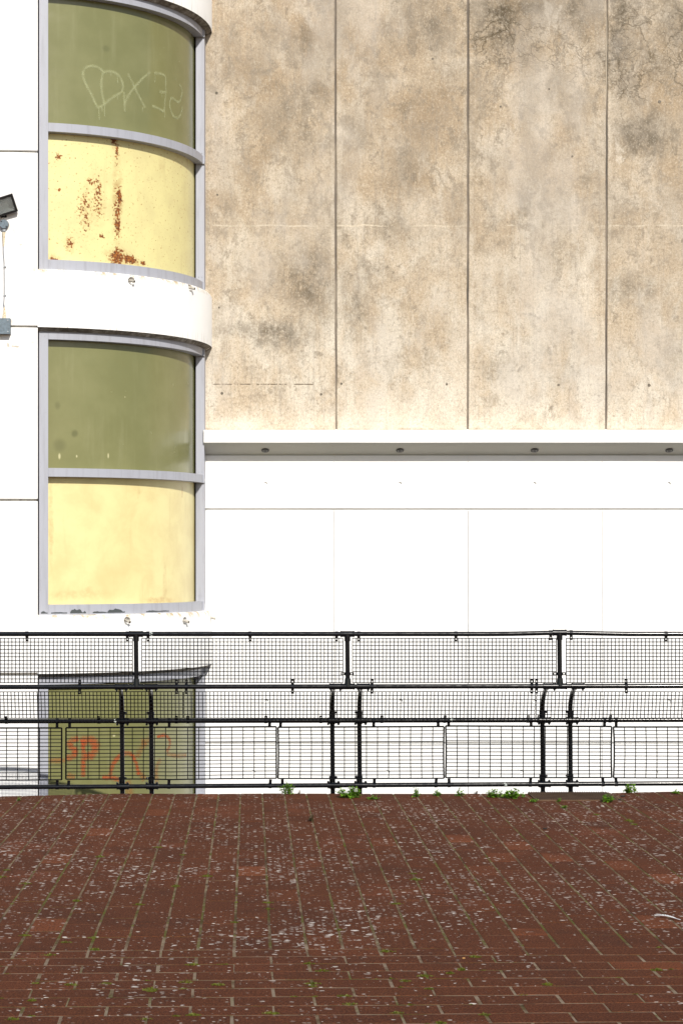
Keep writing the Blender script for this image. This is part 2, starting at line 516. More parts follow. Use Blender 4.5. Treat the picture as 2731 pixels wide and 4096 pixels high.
def make_yellow(name, rust):
    m = Mat(name, 0.35, 0.45)
    u = m.uv()
    n = m.noise(u, 2.3, 6, 0.6, 0.3)
    if rust:
        c = m.mix(m.rng(n, 0.35, 0.72), (0.680, 0.620, 0.295), (0.605, 0.535, 0.260))
    else:
        c = m.mix(m.rng(n, 0.35, 0.72), (0.695, 0.615, 0.305), (0.615, 0.515, 0.245))
    st = m.noise(m.scaled(u, (8, 0.7, 1)), 1.5, 5, 0.6)
    c = m.mix(m.math('MULTIPLY', m.rng(st, 0.55, 0.8), 0.4), c, (0.50, 0.41, 0.19))
    sp = m.rng(m.noise(u, 42, 4, 0.7), 0.71, 0.76)
    c = m.mix(m.math('MULTIPLY', sp, 0.3), c, (0.30, 0.20, 0.09))
    wu = m.warp(m.warp(u, 7, 0.09, 4), 30, 0.03, 2)
    if rust:
        halo = m.blobs(wu, [(UV(470, 800), (.08, .60, 1), .8), (UV(475, 1030), (.22, .12, 1), .8), (UV(390, 820), (.12, .34, 1), .3), (UV(350, 830), (.10, .32, 1), .35), (UV(280, 980), (.08, .12, 1), .5), (UV(215, 1030), (.12, .05, 1), .8), (UV(560, 1050), (.10, .05, 1), .9), (UV(750, 640), (.05, .12, 1), .6), (UV(650, 660), (.08, .1, 1), .25), (UV(460, 560), (.06, .14, 1), .8), (UV(235, 640), (.07, .08, 1), .3)])
        hm = m.math('MULTIPLY', halo, m.rng(m.noise(u, 12, 6, 0.7), 0.34, 0.66))
        c = m.mix(m.math('MULTIPLY', hm, 0.85), c, (0.38, 0.22, 0.075))
        dens = m.blobs(m.warp(u, 5, 0.05, 3), [(UV(470, 860), (.065, .42, 1), .30), (UV(468, 600), (.04, .20, 1), .28), (UV(478, 790), (.05, .16, 1), .42), (UV(472, 905), (.05, .11, 1), .42), (UV(455, 560), (.05, .06, 1), .4), (UV(392, 790), (.09, .33, 1), .22), (UV(395, 745), (.05, .05, 1), .30), (UV(362, 725), (.05, .06, 1), .26), (UV(340, 840), (.12, .33, 1), .19), (UV(280, 970), (.06, .14, 1), .24),
                                                (UV(470, 1030), (.14, .14, 1), .38), (UV(520, 1040), (.13, .06, 1), .46), (UV(465, 1018), (.05, .08, 1), .5), (UV(572, 1055), (.05, .035, 1), .5), (UV(235, 625), (.05, .06, 1), .30), (UV(240, 758), (.022, .03, 1), .55), (UV(215, 1035), (.08, .03, 1), .3), (UV(410, 945), (.05, .03, 1), .32), (UV(345, 805), (.025, .03, 1), .32)], (1.2, 0.2))
        vd = m.voro(m.warp(u, 40, 0.02, 2), 42, 'F1')
        spk = m.math('ADD', m.math('MULTIPLY', m.noise(u, 30, 5, 0.65), 1.15), m.math('ADD', dens, m.math('MULTIPLY', m.math('SUBTRACT', 0.5, vd), 0.30)))
        rm = m.rng(spk, 0.775, 0.85)
        hr = m.rng(spk, 0.67, 0.83)
        c = m.mix(m.math('MULTIPLY', hr, 0.6), c, (0.40, 0.20, 0.06))
        c = m.mix(rm, c, m.ramp(m.noise(u, 34, 4, 0.7), [(0.36, (0.060, 0.022, 0.008)), (0.52, (0.21, 0.066, 0.012)), (0.70, (0.45, 0.16, 0.022))]))
        m.rough(m.math('ADD', 0.33, m.math('MULTIPLY', rm, 0.5)))
    else:
        halo = m.blobs(wu, [(UV(730, 1965), (.018, .07, 1), .95), (UV(782, 2010), (.02, .3, 1), .5), (UV(660, 2330), (.05, .3, 1), .45), (UV(300, 2380), (.5, .07, 1), .4), (UV(640, 2400), (.35, .04, 1), .7), (UV(205, 2100), (.03, .6, 1), .5), (UV(555, 1970), (.03, .09, 1), .35), (UV(355, 2360), (.08, .05, 1), .4)])
        hm = m.math('MULTIPLY', halo, m.rng(m.noise(u, 12, 6, 0.7), 0.34, 0.66, 0.2, 1.0))
        c = m.mix(m.math('MULTIPLY', hm, 0.75), c, (0.40, 0.21, 0.075))
    m.col(c)
    return m.m


M_green = make_green()
M_yel_rust = make_yellow("yellow_enamel_rusted", True)
M_yel = make_yellow("yellow_enamel_faded", False)


def make_spray(name, colr, amt, scale):
    m = Mat(name, 0.8, 0.2)
    u = m.uv()
    v = m.sep(u)[1]
    edge = m.rng(m.math('ABSOLUTE', m.math('SUBTRACT', v, 0.5)), 0.5, 0.05)
    a = m.math('MULTIPLY', edge, m.rng(m.noise(m.pos(), scale, 5, 0.7), 0.25, 0.65, 0.35 * amt, amt))
    m.col(colr)
    m.put(m.b.inputs["Alpha"], a)
    return m.m


M_chalk = make_spray("pale_smeared_marker", (0.46, 0.48, 0.27), 0.50, 18)
M_red = make_spray("orange_red_spray", (0.45, 0.095, 0.030), 0.68, 7)
M_redfaint = make_spray("faded_orange_spray", (0.40, 0.15, 0.045), 0.42, 8)

# black gloss railing paint
m = Mat("black_railing_paint", 0.2, 0.38)
p = m.pos()
g = m.noise(p, 90, 3, 0.6)
c = m.mix(m.rng(m.noise(p, 14, 5, 0.7), 0.70, 0.76), (0.0032, 0.0042, 0.0060), (0.030, 0.033, 0.030))
c = m.mix(m.rng(m.noise(m.scaled(p, (1, 1, 1), (9, 2, 4)), 17, 4, 0.65), 0.735, 0.765), c, (0.20, 0.075, 0.022))
m.col(c)
m.rough(m.rng(m.noise(p, 20, 4), 0.3, 0.7, 0.13, 0.24))
m.bump(g, 0.05, 0.002)
M_rail = m.m
m = Mat("black_wire_coating", 0.6, 0.12)
m.col((0.0025, 0.0028, 0.003))
M_wire = m.m
m = Mat("worn_white_scuff", 0.7)
m.col((0.42, 0.46, 0.44))
M_scuff = m.m


# brick paving
def brick_common(m, p):
    g = m.noise(p, 120, 2, 0.7)
    return g


m = Mat("red_brown_brick", 0.92, 0.12)
p = m.pos()
oi = m.n("ShaderNodeObjectInfo").outputs["Random"]
isl = m.n("ShaderNodeNewGeometry").outputs["Random Per Island"]
rnd = m.math('FRACT', m.math('ADD', oi, m.math('MULTIPLY', isl, 7.31)))
c = m.ramp(rnd, [(0.0, (0.080, 0.0280, 0.0150)), (0.35, (0.100, 0.0355, 0.0180)), (0.65, (0.090, 0.0315, 0.0165)), (0.90, (0.106, 0.0370, 0.0190)), (0.975, (0.120, 0.0415, 0.0210)), (0.993, (0.185, 0.0640, 0.0330))])
big = m.noise(p, 0.8, 6, 0.65, 0.4)
c = m.mix(m.math('MULTIPLY', m.rng(big, 0.55, 0.70), 0.6), c, (0.185, 0.064, 0.036))
c = m.mix(m.math('MULTIPLY', m.rng(m.noise(m.scaled(p, (1, 1, 1), (4, 8, 0)), 3.5, 7, 0.7), 0.56, 0.72), 0.6), c, (0.150, 0.055, 0.032))
c = m.mix(m.math('MULTIPLY', m.rng(m.noise(m.scaled(p, (1, 1, 1), (14, 3, 0)), 1.3, 7, 0.7), 0.50, 0.66), 0.65), c, (0.056, 0.0220, 0.0135))
g = m.noise(p, 75, 4, 0.9)
c = m.mix(m.rng(g, 0.47, 0.60, 0.0, 0.85, smooth=False), c, (0.024, 0.011, 0.008))
c = m.mix(m.rng(g, 0.48, 0.36, 0.0, 0.65, smooth=False), c, (0.20, 0.078, 0.044))
c = m.mix(m.rng(m.noise(m.scaled(p, (1, 1, 1), (1, 1, 5)), 170, 2, 0.8), 0.60, 0.80, 0.0, 0.45, smooth=False), c, (0.20, 0.095, 0.065))
hb_ = m.n('ShaderNodeHueSaturation')
hb_.inputs['Saturation'].default_value = 1.09
hb_.inputs['Value'].default_value = 1.0
m.lk(c, hb_.inputs['Color'])
c = hb_.outputs[0]
# pale lichen rosettes
yy = m.sep(p)[1]
dens = m.noise(m.scaled(p, (1, 0.8, 0)), 0.75, 4, 0.6)
far = m.rng(yy, 11.4, 13.0, 0.15, 0.0)
rim = m.rng(yy, 19.4, 20.5, 0.0, 0.12)
thr = m.math('SUBTRACT', m.rng(dens, 0.34, 0.66, 0.10, 0.50, smooth=False), m.math('ADD', far, rim))
flat = m.warp(m.scaled(p, (0.82, 1.0, 0)), 38, 0.030, 3)
lich = None
for sc, off, k in ((9.5, (0, 0, 0), 0.32), (14.0, (3.3, 1.7, 0), 0.80), (21.0, (5.1, 8.2, 0), 1.15), (34.0, (2.1, 4.4, 0), 1.2)):
    vd = m.n("ShaderNodeTexVoronoi", feature='F1')
    vec = m.scaled(flat, (1, 1, 1), off)
    m.lk(vec, vd.inputs["Vector"])
    vd.inputs["Scale"].default_value = sc
    cr = m.sep(vd.outputs["Color"])[0]
    sel = m.math('SUBTRACT', cr, m.math('SUBTRACT', 1.0, m.math('MULTIPLY', thr, k)))
    rad = m.math('ADD', m.math('MULTIPLY', sel, 0.45), 0.17)
    o = m.math('MULTIPLY', m.rng(m.math('SUBTRACT', rad, vd.outputs["Distance"]), -0.02, 0.08), m.math('GREATER_THAN', sel, 0.0))
    cr2 = m.sep(vd.outputs["Color"])[1]
    o = m.math('MULTIPLY', o, m.rng(cr2, 0.0, 1.0, 0.30, 1.0))
    lich = o if lich is None else m.math('MAXIMUM', lich, o)
lich = m.math('MULTIPLY', lich, m.rng(m.noise(p, 60, 4, 0.8), 0.30, 0.52, 0.35, 1.0))
c = m.mix(lich, c, m.mix(m.rng(m.noise(p, 9, 2), 0.3, 0.7), (0.42, 0.36, 0.31), (0.66, 0.61, 0.55)))
m.col(c)
m.bump(m.math('ADD', g, m.math('MULTIPLY', m.noise(p, 22, 4), 1.5)), 0.5, 0.004)
M_brick = m.m

m = Mat("sandy_joint", 0.95, 0.1)
p = m.pos()
c = m.ramp(m.noise(p, 5, 8, 0.7), [(0.32, (0.045, 0.025, 0.015)), (0.44, (0.110, 0.070, 0.040)), (0.56, (0.205, 0.150, 0.095)), (0.72, (0.33, 0.275, 0.205))])
c = m.mix(m.math('MULTIPLY', m.rng(m.noise(m.scaled(p, (1, 1, 1), (7, 7, 7)), 2.6, 8, 0.75), 0.48, 0.60), 0.85), c, m.mix(m.noise(p, 40, 3), (0.055, 0.048, 0.010), (0.11, 0.115, 0.014)))
yj = m.sep(p)[1]
mort = m.math('MULTIPLY', m.rng(yj, 12.7, 12.35), m.rng(m.noise(p, 4, 6, 0.7), 0.40, 0.64, 0.0, 0.75))
c = m.mix(mort, c, (0.27, 0.205, 0.15))
fade = m.math('MULTIPLY', m.rng(yj, 12.35, 12.7), m.rng(m.noise(m.scaled(p, (1, 1, 1), (21, 3, 0)), 1.3, 6, 0.7), 0.50, 0.64, 0.0, 0.6))
c = m.mix(fade, c, (0.050, 0.025, 0.015))
m.col(c)
m.bump(m.noise(p, 60, 5, 0.7), 0.8, 0.01)
M_sand = m.m

m = Mat("distant_brick_paving", 0.9, 0.2)
p = m.pos()
bt = m.n("ShaderNodeTexBrick")
m.put(bt.inputs["Vector"], p)
for k, v in (("Color1", (0.062, 0.026, 0.02, 1)), ("Color2", (0.085, 0.034, 0.025, 1)), ("Mortar", (0.14, 0.11, 0.08, 1))):
    bt.inputs[k].default_value = v
for k, v in (("Scale", 1.0), ("Mortar Size", 0.006), ("Brick Width", 0.45), ("Row Height", 0.225)):
    bt.inputs[k].default_value = v
m.col(m.mix(m.rng(m.noise(p, 2, 7, 0.7), 0.5, 0.7, 0, .6), bt.outputs[0], (0.045, 0.022, 0.018)))
M_pave = m.m

m = Mat("pale_concrete_ground", 0.9, 0.2)
p = m.pos()
m.col(m.ramp(m.noise(p, 0.6, 8, 0.65), [(0.3, (0.24, 0.225, 0.20)), (0.7, (0.36, 0.34, 0.30))]))
M_ground = m.m

m = Mat("ribbed_rubber", 0.85, 0.25)
p = m.pos()
m.col(m.mix(m.rng(m.noise(p, 6, 6, 0.7), 0.35, 0.7), (0.085, 0.048, 0.026), (0.135, 0.080, 0.047)))
m.bump(m.noise(p, 120, 3), 0.4, 0.004)
M_rubber = m.m


def make_leaf(name, a, b, tr):
    m = Mat(name, 0.5, 0.35)
    r = m.n("ShaderNodeNewGeometry").outputs["Random Per Island"]
    m.col(m.mix(r, a, b))
    m.put(m.b.inputs["Subsurface Weight"], 0.0)
    t = m.n("ShaderNodeBsdfTranslucent")
    m.put(t.inputs[0], m.mix(r, tr, tuple(x * 0.7 for x in tr)))
    mx = m.n("ShaderNodeMixShader")
    mx.inputs[0].default_value = 0.35
    m.lk(m.b.outputs[0], mx.inputs[1])
    m.lk(t.outputs[0], mx.inputs[2])
    m.lk(mx.outputs[0], m.nt.nodes["Material Output"].inputs[0])
    return m.m


M_leaf = make_leaf("weed_leaf", (0.085, 0.225, 0.016), (0.20, 0.38, 0.03), (0.26, 0.46, 0.03))
M_leaf_dark = make_leaf("dark_weed_leaf", (0.030, 0.055, 0.012), (0.09, 0.05, 0.02), (0.08, 0.09, 0.02))
M_moss = make_leaf("moss_blade", (0.085, 0.10, 0.012), (0.165, 0.175, 0.020), (0.13, 0.15, 0.01))
m = Mat("weed_stem", 0.6)
m.col((0.10, 0.12, 0.03))
M_stem = m.m
m = Mat("dry_stem", 0.7)
m.col((0.16, 0.10, 0.06))
M_dry = m.m


def simple(name, colr, rough=0.6, metal=0.0, var=0.15, sc=20):
    m = Mat(name, rough)
    p = m.pos()
    m.col(m.mix(m.rng(m.noise(p, sc, 5, 0.65), 0.35, 0.7), colr, tuple(x * (1 - var) for x in colr)))
    m.b.inputs["Metallic"].default_value = metal
    return m.m


M_flood = simple("black_powder_coat", (0.006, 0.006, 0.0065), 0.4)
M_box = simple("blue_grey_box", (0.145, 0.190, 0.225), 0.5, 0.0, 0.35, 45)
M_boxside = simple("dark_grey_box_side", (0.09, 0.105, 0.12), 0.55)
M_steel = simple("galvanised_steel", (0.42, 0.44, 0.46), 0.4, 0.6, 0.3)
M_cable = simple("grey_cable", (0.30, 0.30, 0.32), 0.6)
m = Mat("rust_spotted_gland", 0.6)
p = m.pos()
m.col(m.mix(m.rng(m.noise(p, 60, 4, 0.7), 0.52, 0.62), (0.62, 0.55, 0.40), (0.33, 0.16, 0.04)))
M_gland = m.m
m = Mat("floodlight_glass", 0.12, 0.6)
m.col((0.20, 0.21, 0.20))
M_fglass = m.m
m = Mat("floodlight_reflector", 0.35)
m.col((0.42, 0.43, 0.42))
m.b.inputs["Metallic"].default_value = 0.5
M_refl = m.m
M_pipe = simple("dirty_white_pipe", (0.55, 0.51, 0.44), 0.6, 0, 0.4, 40)
M_hole = simple("grey_recess", (0.42, 0.39, 0.34), 0.8, 0, 0.5, 25)
M_lamp = simple("dark_lamp_ring", (0.045, 0.042, 0.038), 0.5)
M_lampglass = simple("dusty_lamp_lens", (0.20, 0.19, 0.175), 0.4)
M_plug = simple("dark_mortar_plug", (0.20, 0.17, 0.13), 0.9, 0, 0.6, 40)
M_stone = simple("pale_pebble", (0.33, 0.29, 0.24), 0.8)
M_ochre = simple("ochre_pebble", (0.42, 0.22, 0.07), 0.8)
M_debris = simple("dark_debris", (0.018, 0.015, 0.012), 0.9)
M_feather = simple("white_feather", (0.80, 0.80, 0.80), 0.7)

# ------------------------------------------------------------------ ground
EDGE = 20.70
GZ = -3.2
mb = MB()
mb.add([(-150, EDGE, GZ), (150, EDGE, GZ), (150, 250, GZ), (-150, 250, GZ)], [(0, 1, 2, 3)])
mb.build("ground", M_ground, kind="structure")
mb = MB()
mb.box((-60, -60, GZ - 0.2), (60, EDGE - 0.06, -0.062))
mb.build("promenade", M_pave, kind="structure")


def warpz(x, y):
    k = min(max((y - 13.0) / 7.0, 0), 1)
    l = min(max((-1.15 - x) / 1.5, 0), 1.6)
    r = min(max((x - 3.2) / 1.2, 0), 1.6)
    return k * k * (-0.034 * l ** 1.3 + 0.020 * r) + 0.004 * mnoise.noise(Vector((x * 0.9, y * 0.6, 0)))


def sheary(x, y):
    k = min(max((EDGE - y) / (EDGE - 12.43), 0), 1.15)
    return y + 0.030 * x * k


# sand bed that shows in the joints
mb = MB()
nx, ny = 90, 140
xs = [-4.2 + 10.4 * i / nx for i in range(nx + 1)]
ys = [9.2 + (EDGE - 0.03 - 9.2) * j / ny for j in range(ny + 1)]
vs = [(x, y, warpz(x, y) - 0.0020) for y in ys for x in xs]
fs = [(j * (nx + 1) + i, j * (nx + 1) + i + 1, (j + 1) * (nx + 1) + i + 1, (j + 1) * (nx + 1) + i) for j in range(ny) for i in range(nx)]
mb.add(vs, fs)
pavement = mb.build("brick_pavement", M_sand, kind="structure")

# every brick: length L along local x, width Wd along local y
U = 0.2225
TH = 0.05


def brick_verts(L, Wd, jit=0.0):
    a, b, ch = L / 2, Wd / 2, 0.004
    def ring(dx, dy, z):
        return [(sx * (a - dx) + random.uniform(-jit, jit), sy * (b - dy) + random.uniform(-jit, jit), z) for sx, sy in ((-1, -1), (1, -1), (1, 1), (-1, 1))]
    return ring(0, 0, -TH) + ring(0, 0, -ch) + ring(ch, ch, 0)


BF = [(4, 5, 1, 0), (5, 6, 2, 1), (6, 7, 3, 2), (7, 4, 0, 3), (8, 9, 5, 4), (9, 10, 6, 5), (10, 11, 7, 6), (11, 8, 4, 7), (8, 11, 10, 9)][:8] + [(8, 9, 10, 11)]
BF = [tuple(f) for f in BF]
bricks = []     # (x, y, L, W, lengthwise)
JT = 0.0125


def in_view(x, y, m=0.45):
    return px_x(0, y) - m < x < px_x(2731, y) + m


Y_LOW, Y_ROW = 12.43, 12.865
# crosswise courses nearest the camera
r = 0
y = Y_LOW
while y > 9.75:
    off = 0.0 if r % 2 else 0.45 * 0.5
    n = -8
    while n < 14:
        x = 0.126 + off + n * 2 * U + U + random.uniform(-.004, .004)
        if in_view(x, y, 0.6):
            bricks.append((x, y - 0.112, 2 * U - JT * 0.95, 0.2215 - JT * 1.15, 0))
        n += 1
    y -= 0.2215
    r += 1
# one course of lengthwise bricks
for n in range(-22, 32):
    x = 0.126 + (n + 0.5) * U
    if in_view(x, Y_ROW):
        bricks.append((x, (Y_LOW + Y_ROW) / 2, Y_ROW - Y_LOW - JT, U - JT * 1.25, 1))
# lengthwise bricks, neighbouring columns half a brick apart
for n in range(-22, 32):
    x = 0.126 + (n + 0.5) * U
    y = Y_ROW - (0.225 if n % 2 else 0.0)
    while y < EDGE - 0.45:
        a, b = max(y, Y_ROW), min(y + 0.45, EDGE - 0.45)
        if b - a > 0.05 and in_view(x, (a + b) / 2):
            bricks.append((x, (a + b) / 2, b - a - JT * 0.6, U - JT * 0.95, 1))
        y += 0.45
    if in_view(x, EDGE):
        bricks.append((x, EDGE - 0.225, 0.45 - JT, U - JT, 1))

bricks.sort(key=lambda t: t[1])
shared = {}
rest = MB()
for i, (x, y, L, Wd, lw) in enumerate(bricks):
    yy_ = sheary(x, y)
    zz = warpz(x, yy_) + random.uniform(-0.0007, 0.0009)
    tx = (warpz(x + 0.05, yy_) - warpz(x - 0.05, yy_)) / 0.1
    M = Matrix.Translation((x, yy_, zz)) @ Matrix.Rotation(-tx + random.uniform(-.0018, .0018), 4, 'Y') @ Matrix.Rotation(random.uniform(-.0018, .0018), 4, 'X') @ Matrix.Rotation((math.pi / 2 if lw else 0.018) + random.uniform(-.006, .006), 4, 'Z')
    if i < 300:
        key = (round(L, 2), round(Wd, 3), i % 4)
        if key not in shared:
            me = bpy.data.meshes.new("brick")
            me.from_pydata(brick_verts(L, Wd, 0.0018), [], BF)
            me.materials.append(M_brick)
            shared[key] = me
        o = bpy.data.objects.new("brick", shared[key])
        link(o, pavement)
        o.matrix_basis = M
    else:
        rest.add([M @ Vector(v) for v in brick_verts(L, Wd, 0.002)], BF)
rest.build("bricks", M_brick, pavement, kind="stuff")

# ------------------------------------------------------------------ round corner tower (left)
tower = thing("corner_tower", "white rounded corner tower with curved yellow and olive windows, left of the concrete wall", "building")
RB, RF = 2.32, 2.233


def arc_pt(ph, r, z):
    if ph >= 0:
        return Vector((CX + r * math.sin(ph), CY - r * math.cos(ph), z))
    return Vector((CX + RB * ph, CY - r, z))


def sweep(mb, prof, p0, p1, n, mats=None, caps=True, uvr=None):
    """closed profile [(r,z)] swept round the tower axis; mats per profile edge"""
    k = len(prof)
    phs = [p0 + (p1 - p0) * i / n for i in range(n + 1)]
    vs = [arc_pt(ph, r, z + H) for ph in phs for (r, z) in prof]
    o = len(mb.v)
    mb.v += [tuple(v) for v in vs]
    for i in range(n):
        for j in range(k):
            j2 = (j + 1) % k
            if uvr:
                mb.uv[len(mb.f)] = [(phs[a] * uvr, prof[b][1]) for a, b in ((i, j), (i + 1, j), (i + 1, j2), (i, j2))]
            mb.f.append((o + i * k + j, o + (i + 1) * k + j, o + (i + 1) * k + j2, o + i * k + j2))
            mb.m.append(mats[j] if mats else 0)
    if caps:
        mb.f.append(tuple(o + j for j in range(k)))
        mb.m.append(0)
        mb.f.append(tuple(o + n * k + j for j in range(k))[::-1])
        mb.m.append(0)


STOREY = 3.893
PH_L = phi_at(152, RB)[0]            # wall stops, window reveal starts
PH_E = R_(90)
# plain wall courses left of the windows, a groove between each
zs = [-5.6, 0.658 - 1.95 * 2, 0.658 - 1.95, 0.658, 2.603, 4.566, 6.50, 8.45, 9.6]
for a, b in zip(zs[:-1], zs[1:]):
    mb = MB()
    g = 0.011
    ch = 0.006
    sweep(mb, [(RB - 0.24, a + g), (RB - ch, a + g), (RB, a + g + ch), (RB, b - g - ch), (RB - ch, b - g), (RB - 0.24, b - g)], -1.3, PH_L, 30)
    o = mb.build("wall_course", M_tower, tower)
    shade_auto(o, 30)
mb = MB()
sweep(mb, [(RB - 0.30, -5.6), (RB - 0.04, -5.6), (RB - 0.04, 9.6), (RB - 0.30, 9.6)], -1.3, PH_L - 0.004, 30)
mb.build("groove_shade_backing", M_hole, tower)  # grey colour stands in for shade deep in the white wall's grooves

# curved spandrel bands with bullnosed top
BANDS = []
for k in (1, 0, -1, -2):
    zt, zb = 3.26 + k * STOREY, 2.601 + k * STOREY
    rr = 0.06
    prof = [(RB - 0.6, zb - 0.030), (RB - 0.058, zb - 0.036), (RB, zb)] + [(RB - rr + rr * math.cos(t), zt - rr + rr * math.sin(t)) for t in [R_(a) for a in (0, 18, 36, 54, 72, 90)]] + [(RB - 0.6, zt + 0.006)]
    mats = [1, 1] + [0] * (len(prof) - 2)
    mb = MB()
    sweep(mb, prof, PH_L, PH_E, 56, mats)
    BANDS.append((k, mb.build("spandrel", [M_tower, M_grime, M_hole], tower)))

# recessed drain outlets in the bands: a carved hole with a pipe stub
stubs = []
for (x, y, k) in ((527, 1124, 0), (763, 1152, 0), (510, 2484, -1), (740, 2484, -1)):
    ph, Y = phi_at(x, RB)
    z = (YV - y) / F * Y
    cu = MB()
    d = Vector((math.sin(ph), -math.cos(ph), 0))
    c0 = arc_pt(ph, RB, z + H)
    cu.tube([c0 - d * 0.055, c0 + d * 0.05], 0.048, 20)
    band = dict(BANDS)[k]
    cut(band, cu)
    stubs.append((c0, d, band))
ph, Y = R_(86), 24.8
stubs.append((arc_pt(R_(84), RB, px_z(2470, 24.8)), Vector((math.sin(R_(84)), -math.cos(R_(84)), 0)), dict(BANDS)[-1]))
for i, (c0, d, band) in enumerate(stubs):
    mb = MB()
    e = c0 + d * (0.055 if i != 4 else 0.06) + Vector((0, 0, -0.012))
    s = c0 - d * 0.05 + Vector((0, 0, 0.012))
    mb.tube([s, e], 0.0165, 12)
    mb.tube([e - (e - s) * 0.02, e + (e - s).normalized() * 0.0015], 0.011, 10, 1)
    mb.build("pipe_stub", [M_pipe, M_gasket], band, smooth=False)
for k, b in BANDS:
    shade_auto(b, 28)

# dark inside of the tower behind the windows
mb = MB()
sweep(mb, [(1.9, -5.6), (2.05, -5.6), (2.05, 9.6), (1.9, 9.6)], PH_L, R_(92), 30)
mb.build("lining_wall", M_hole, tower)

PH_J0 = phi_at(158, RF)[0]
PH_J1 = phi_at(194, RF)[0]
PH_G1 = R_(84.6)
PH_R1 = phi_at(812, RF)[0]


def poly_on_glass(pts, width, mb, lift=0.003, w_end=None):
    """flat ribbon following the curved pane through photo points"""
    P = []
    for (x, y) in pts:
        ph, Y = phi_at(x, RG + lift)
        P.append(Vector((ph * RG, (YV - y) / F * Y)))
    # densify
    Q = []
    for a, b in zip(P[:-1], P[1:]):
        n = max(1, int((b - a).length / 0.025))
        Q += [a.lerp(b, i / n) for i in range(n)]
    Q.append(P[-1])
    # smooth
    for _ in range(3):
        Q = [Q[0]] + [(Q[i - 1] + Q[i] * 2 + Q[i + 1]) / 4 for i in range(1, len(Q) - 1)] + [Q[-1]]
    L, S = [], 0
    n = len(Q)
    vs, uvs = [], []
    for i in range(n):
        t = (Q[min(i + 1, n - 1)] - Q[max(i - 1, 0)])
        if t.length < 1e-6:
            t = Vector((1, 0))
        t.normalize()
        nn = Vector((-t.y, t.x))
        w = width * (1 if w_end is None else (1 - i / (n - 1)) + w_end * i / (n - 1)) * (0.85 + 0.3 * random.random())
        for s in (-1, 1):
            q = Q[i] + nn * s * w / 2
            vs.append(arc_pt(q.x / RG, RG + lift, q.y + H))
    fs = [(2 * i, 2 * i + 2, 2 * i + 3, 2 * i + 1) for i in range(n - 1)]
    uvs = [[(i, 0), (i + 1, 0), (i + 1, 1), (i, 1)] for i in range(n - 1)]
    mb.add(vs, fs, 0, uvs)


def zo(x, y):        # points read in the enlarged top-left view
    return (x / 1.742, y / 1.742)


def zl(x, y):        # points read in the enlarged lower-left view
    return (x / 1.742, 2450 + y / 1.742)


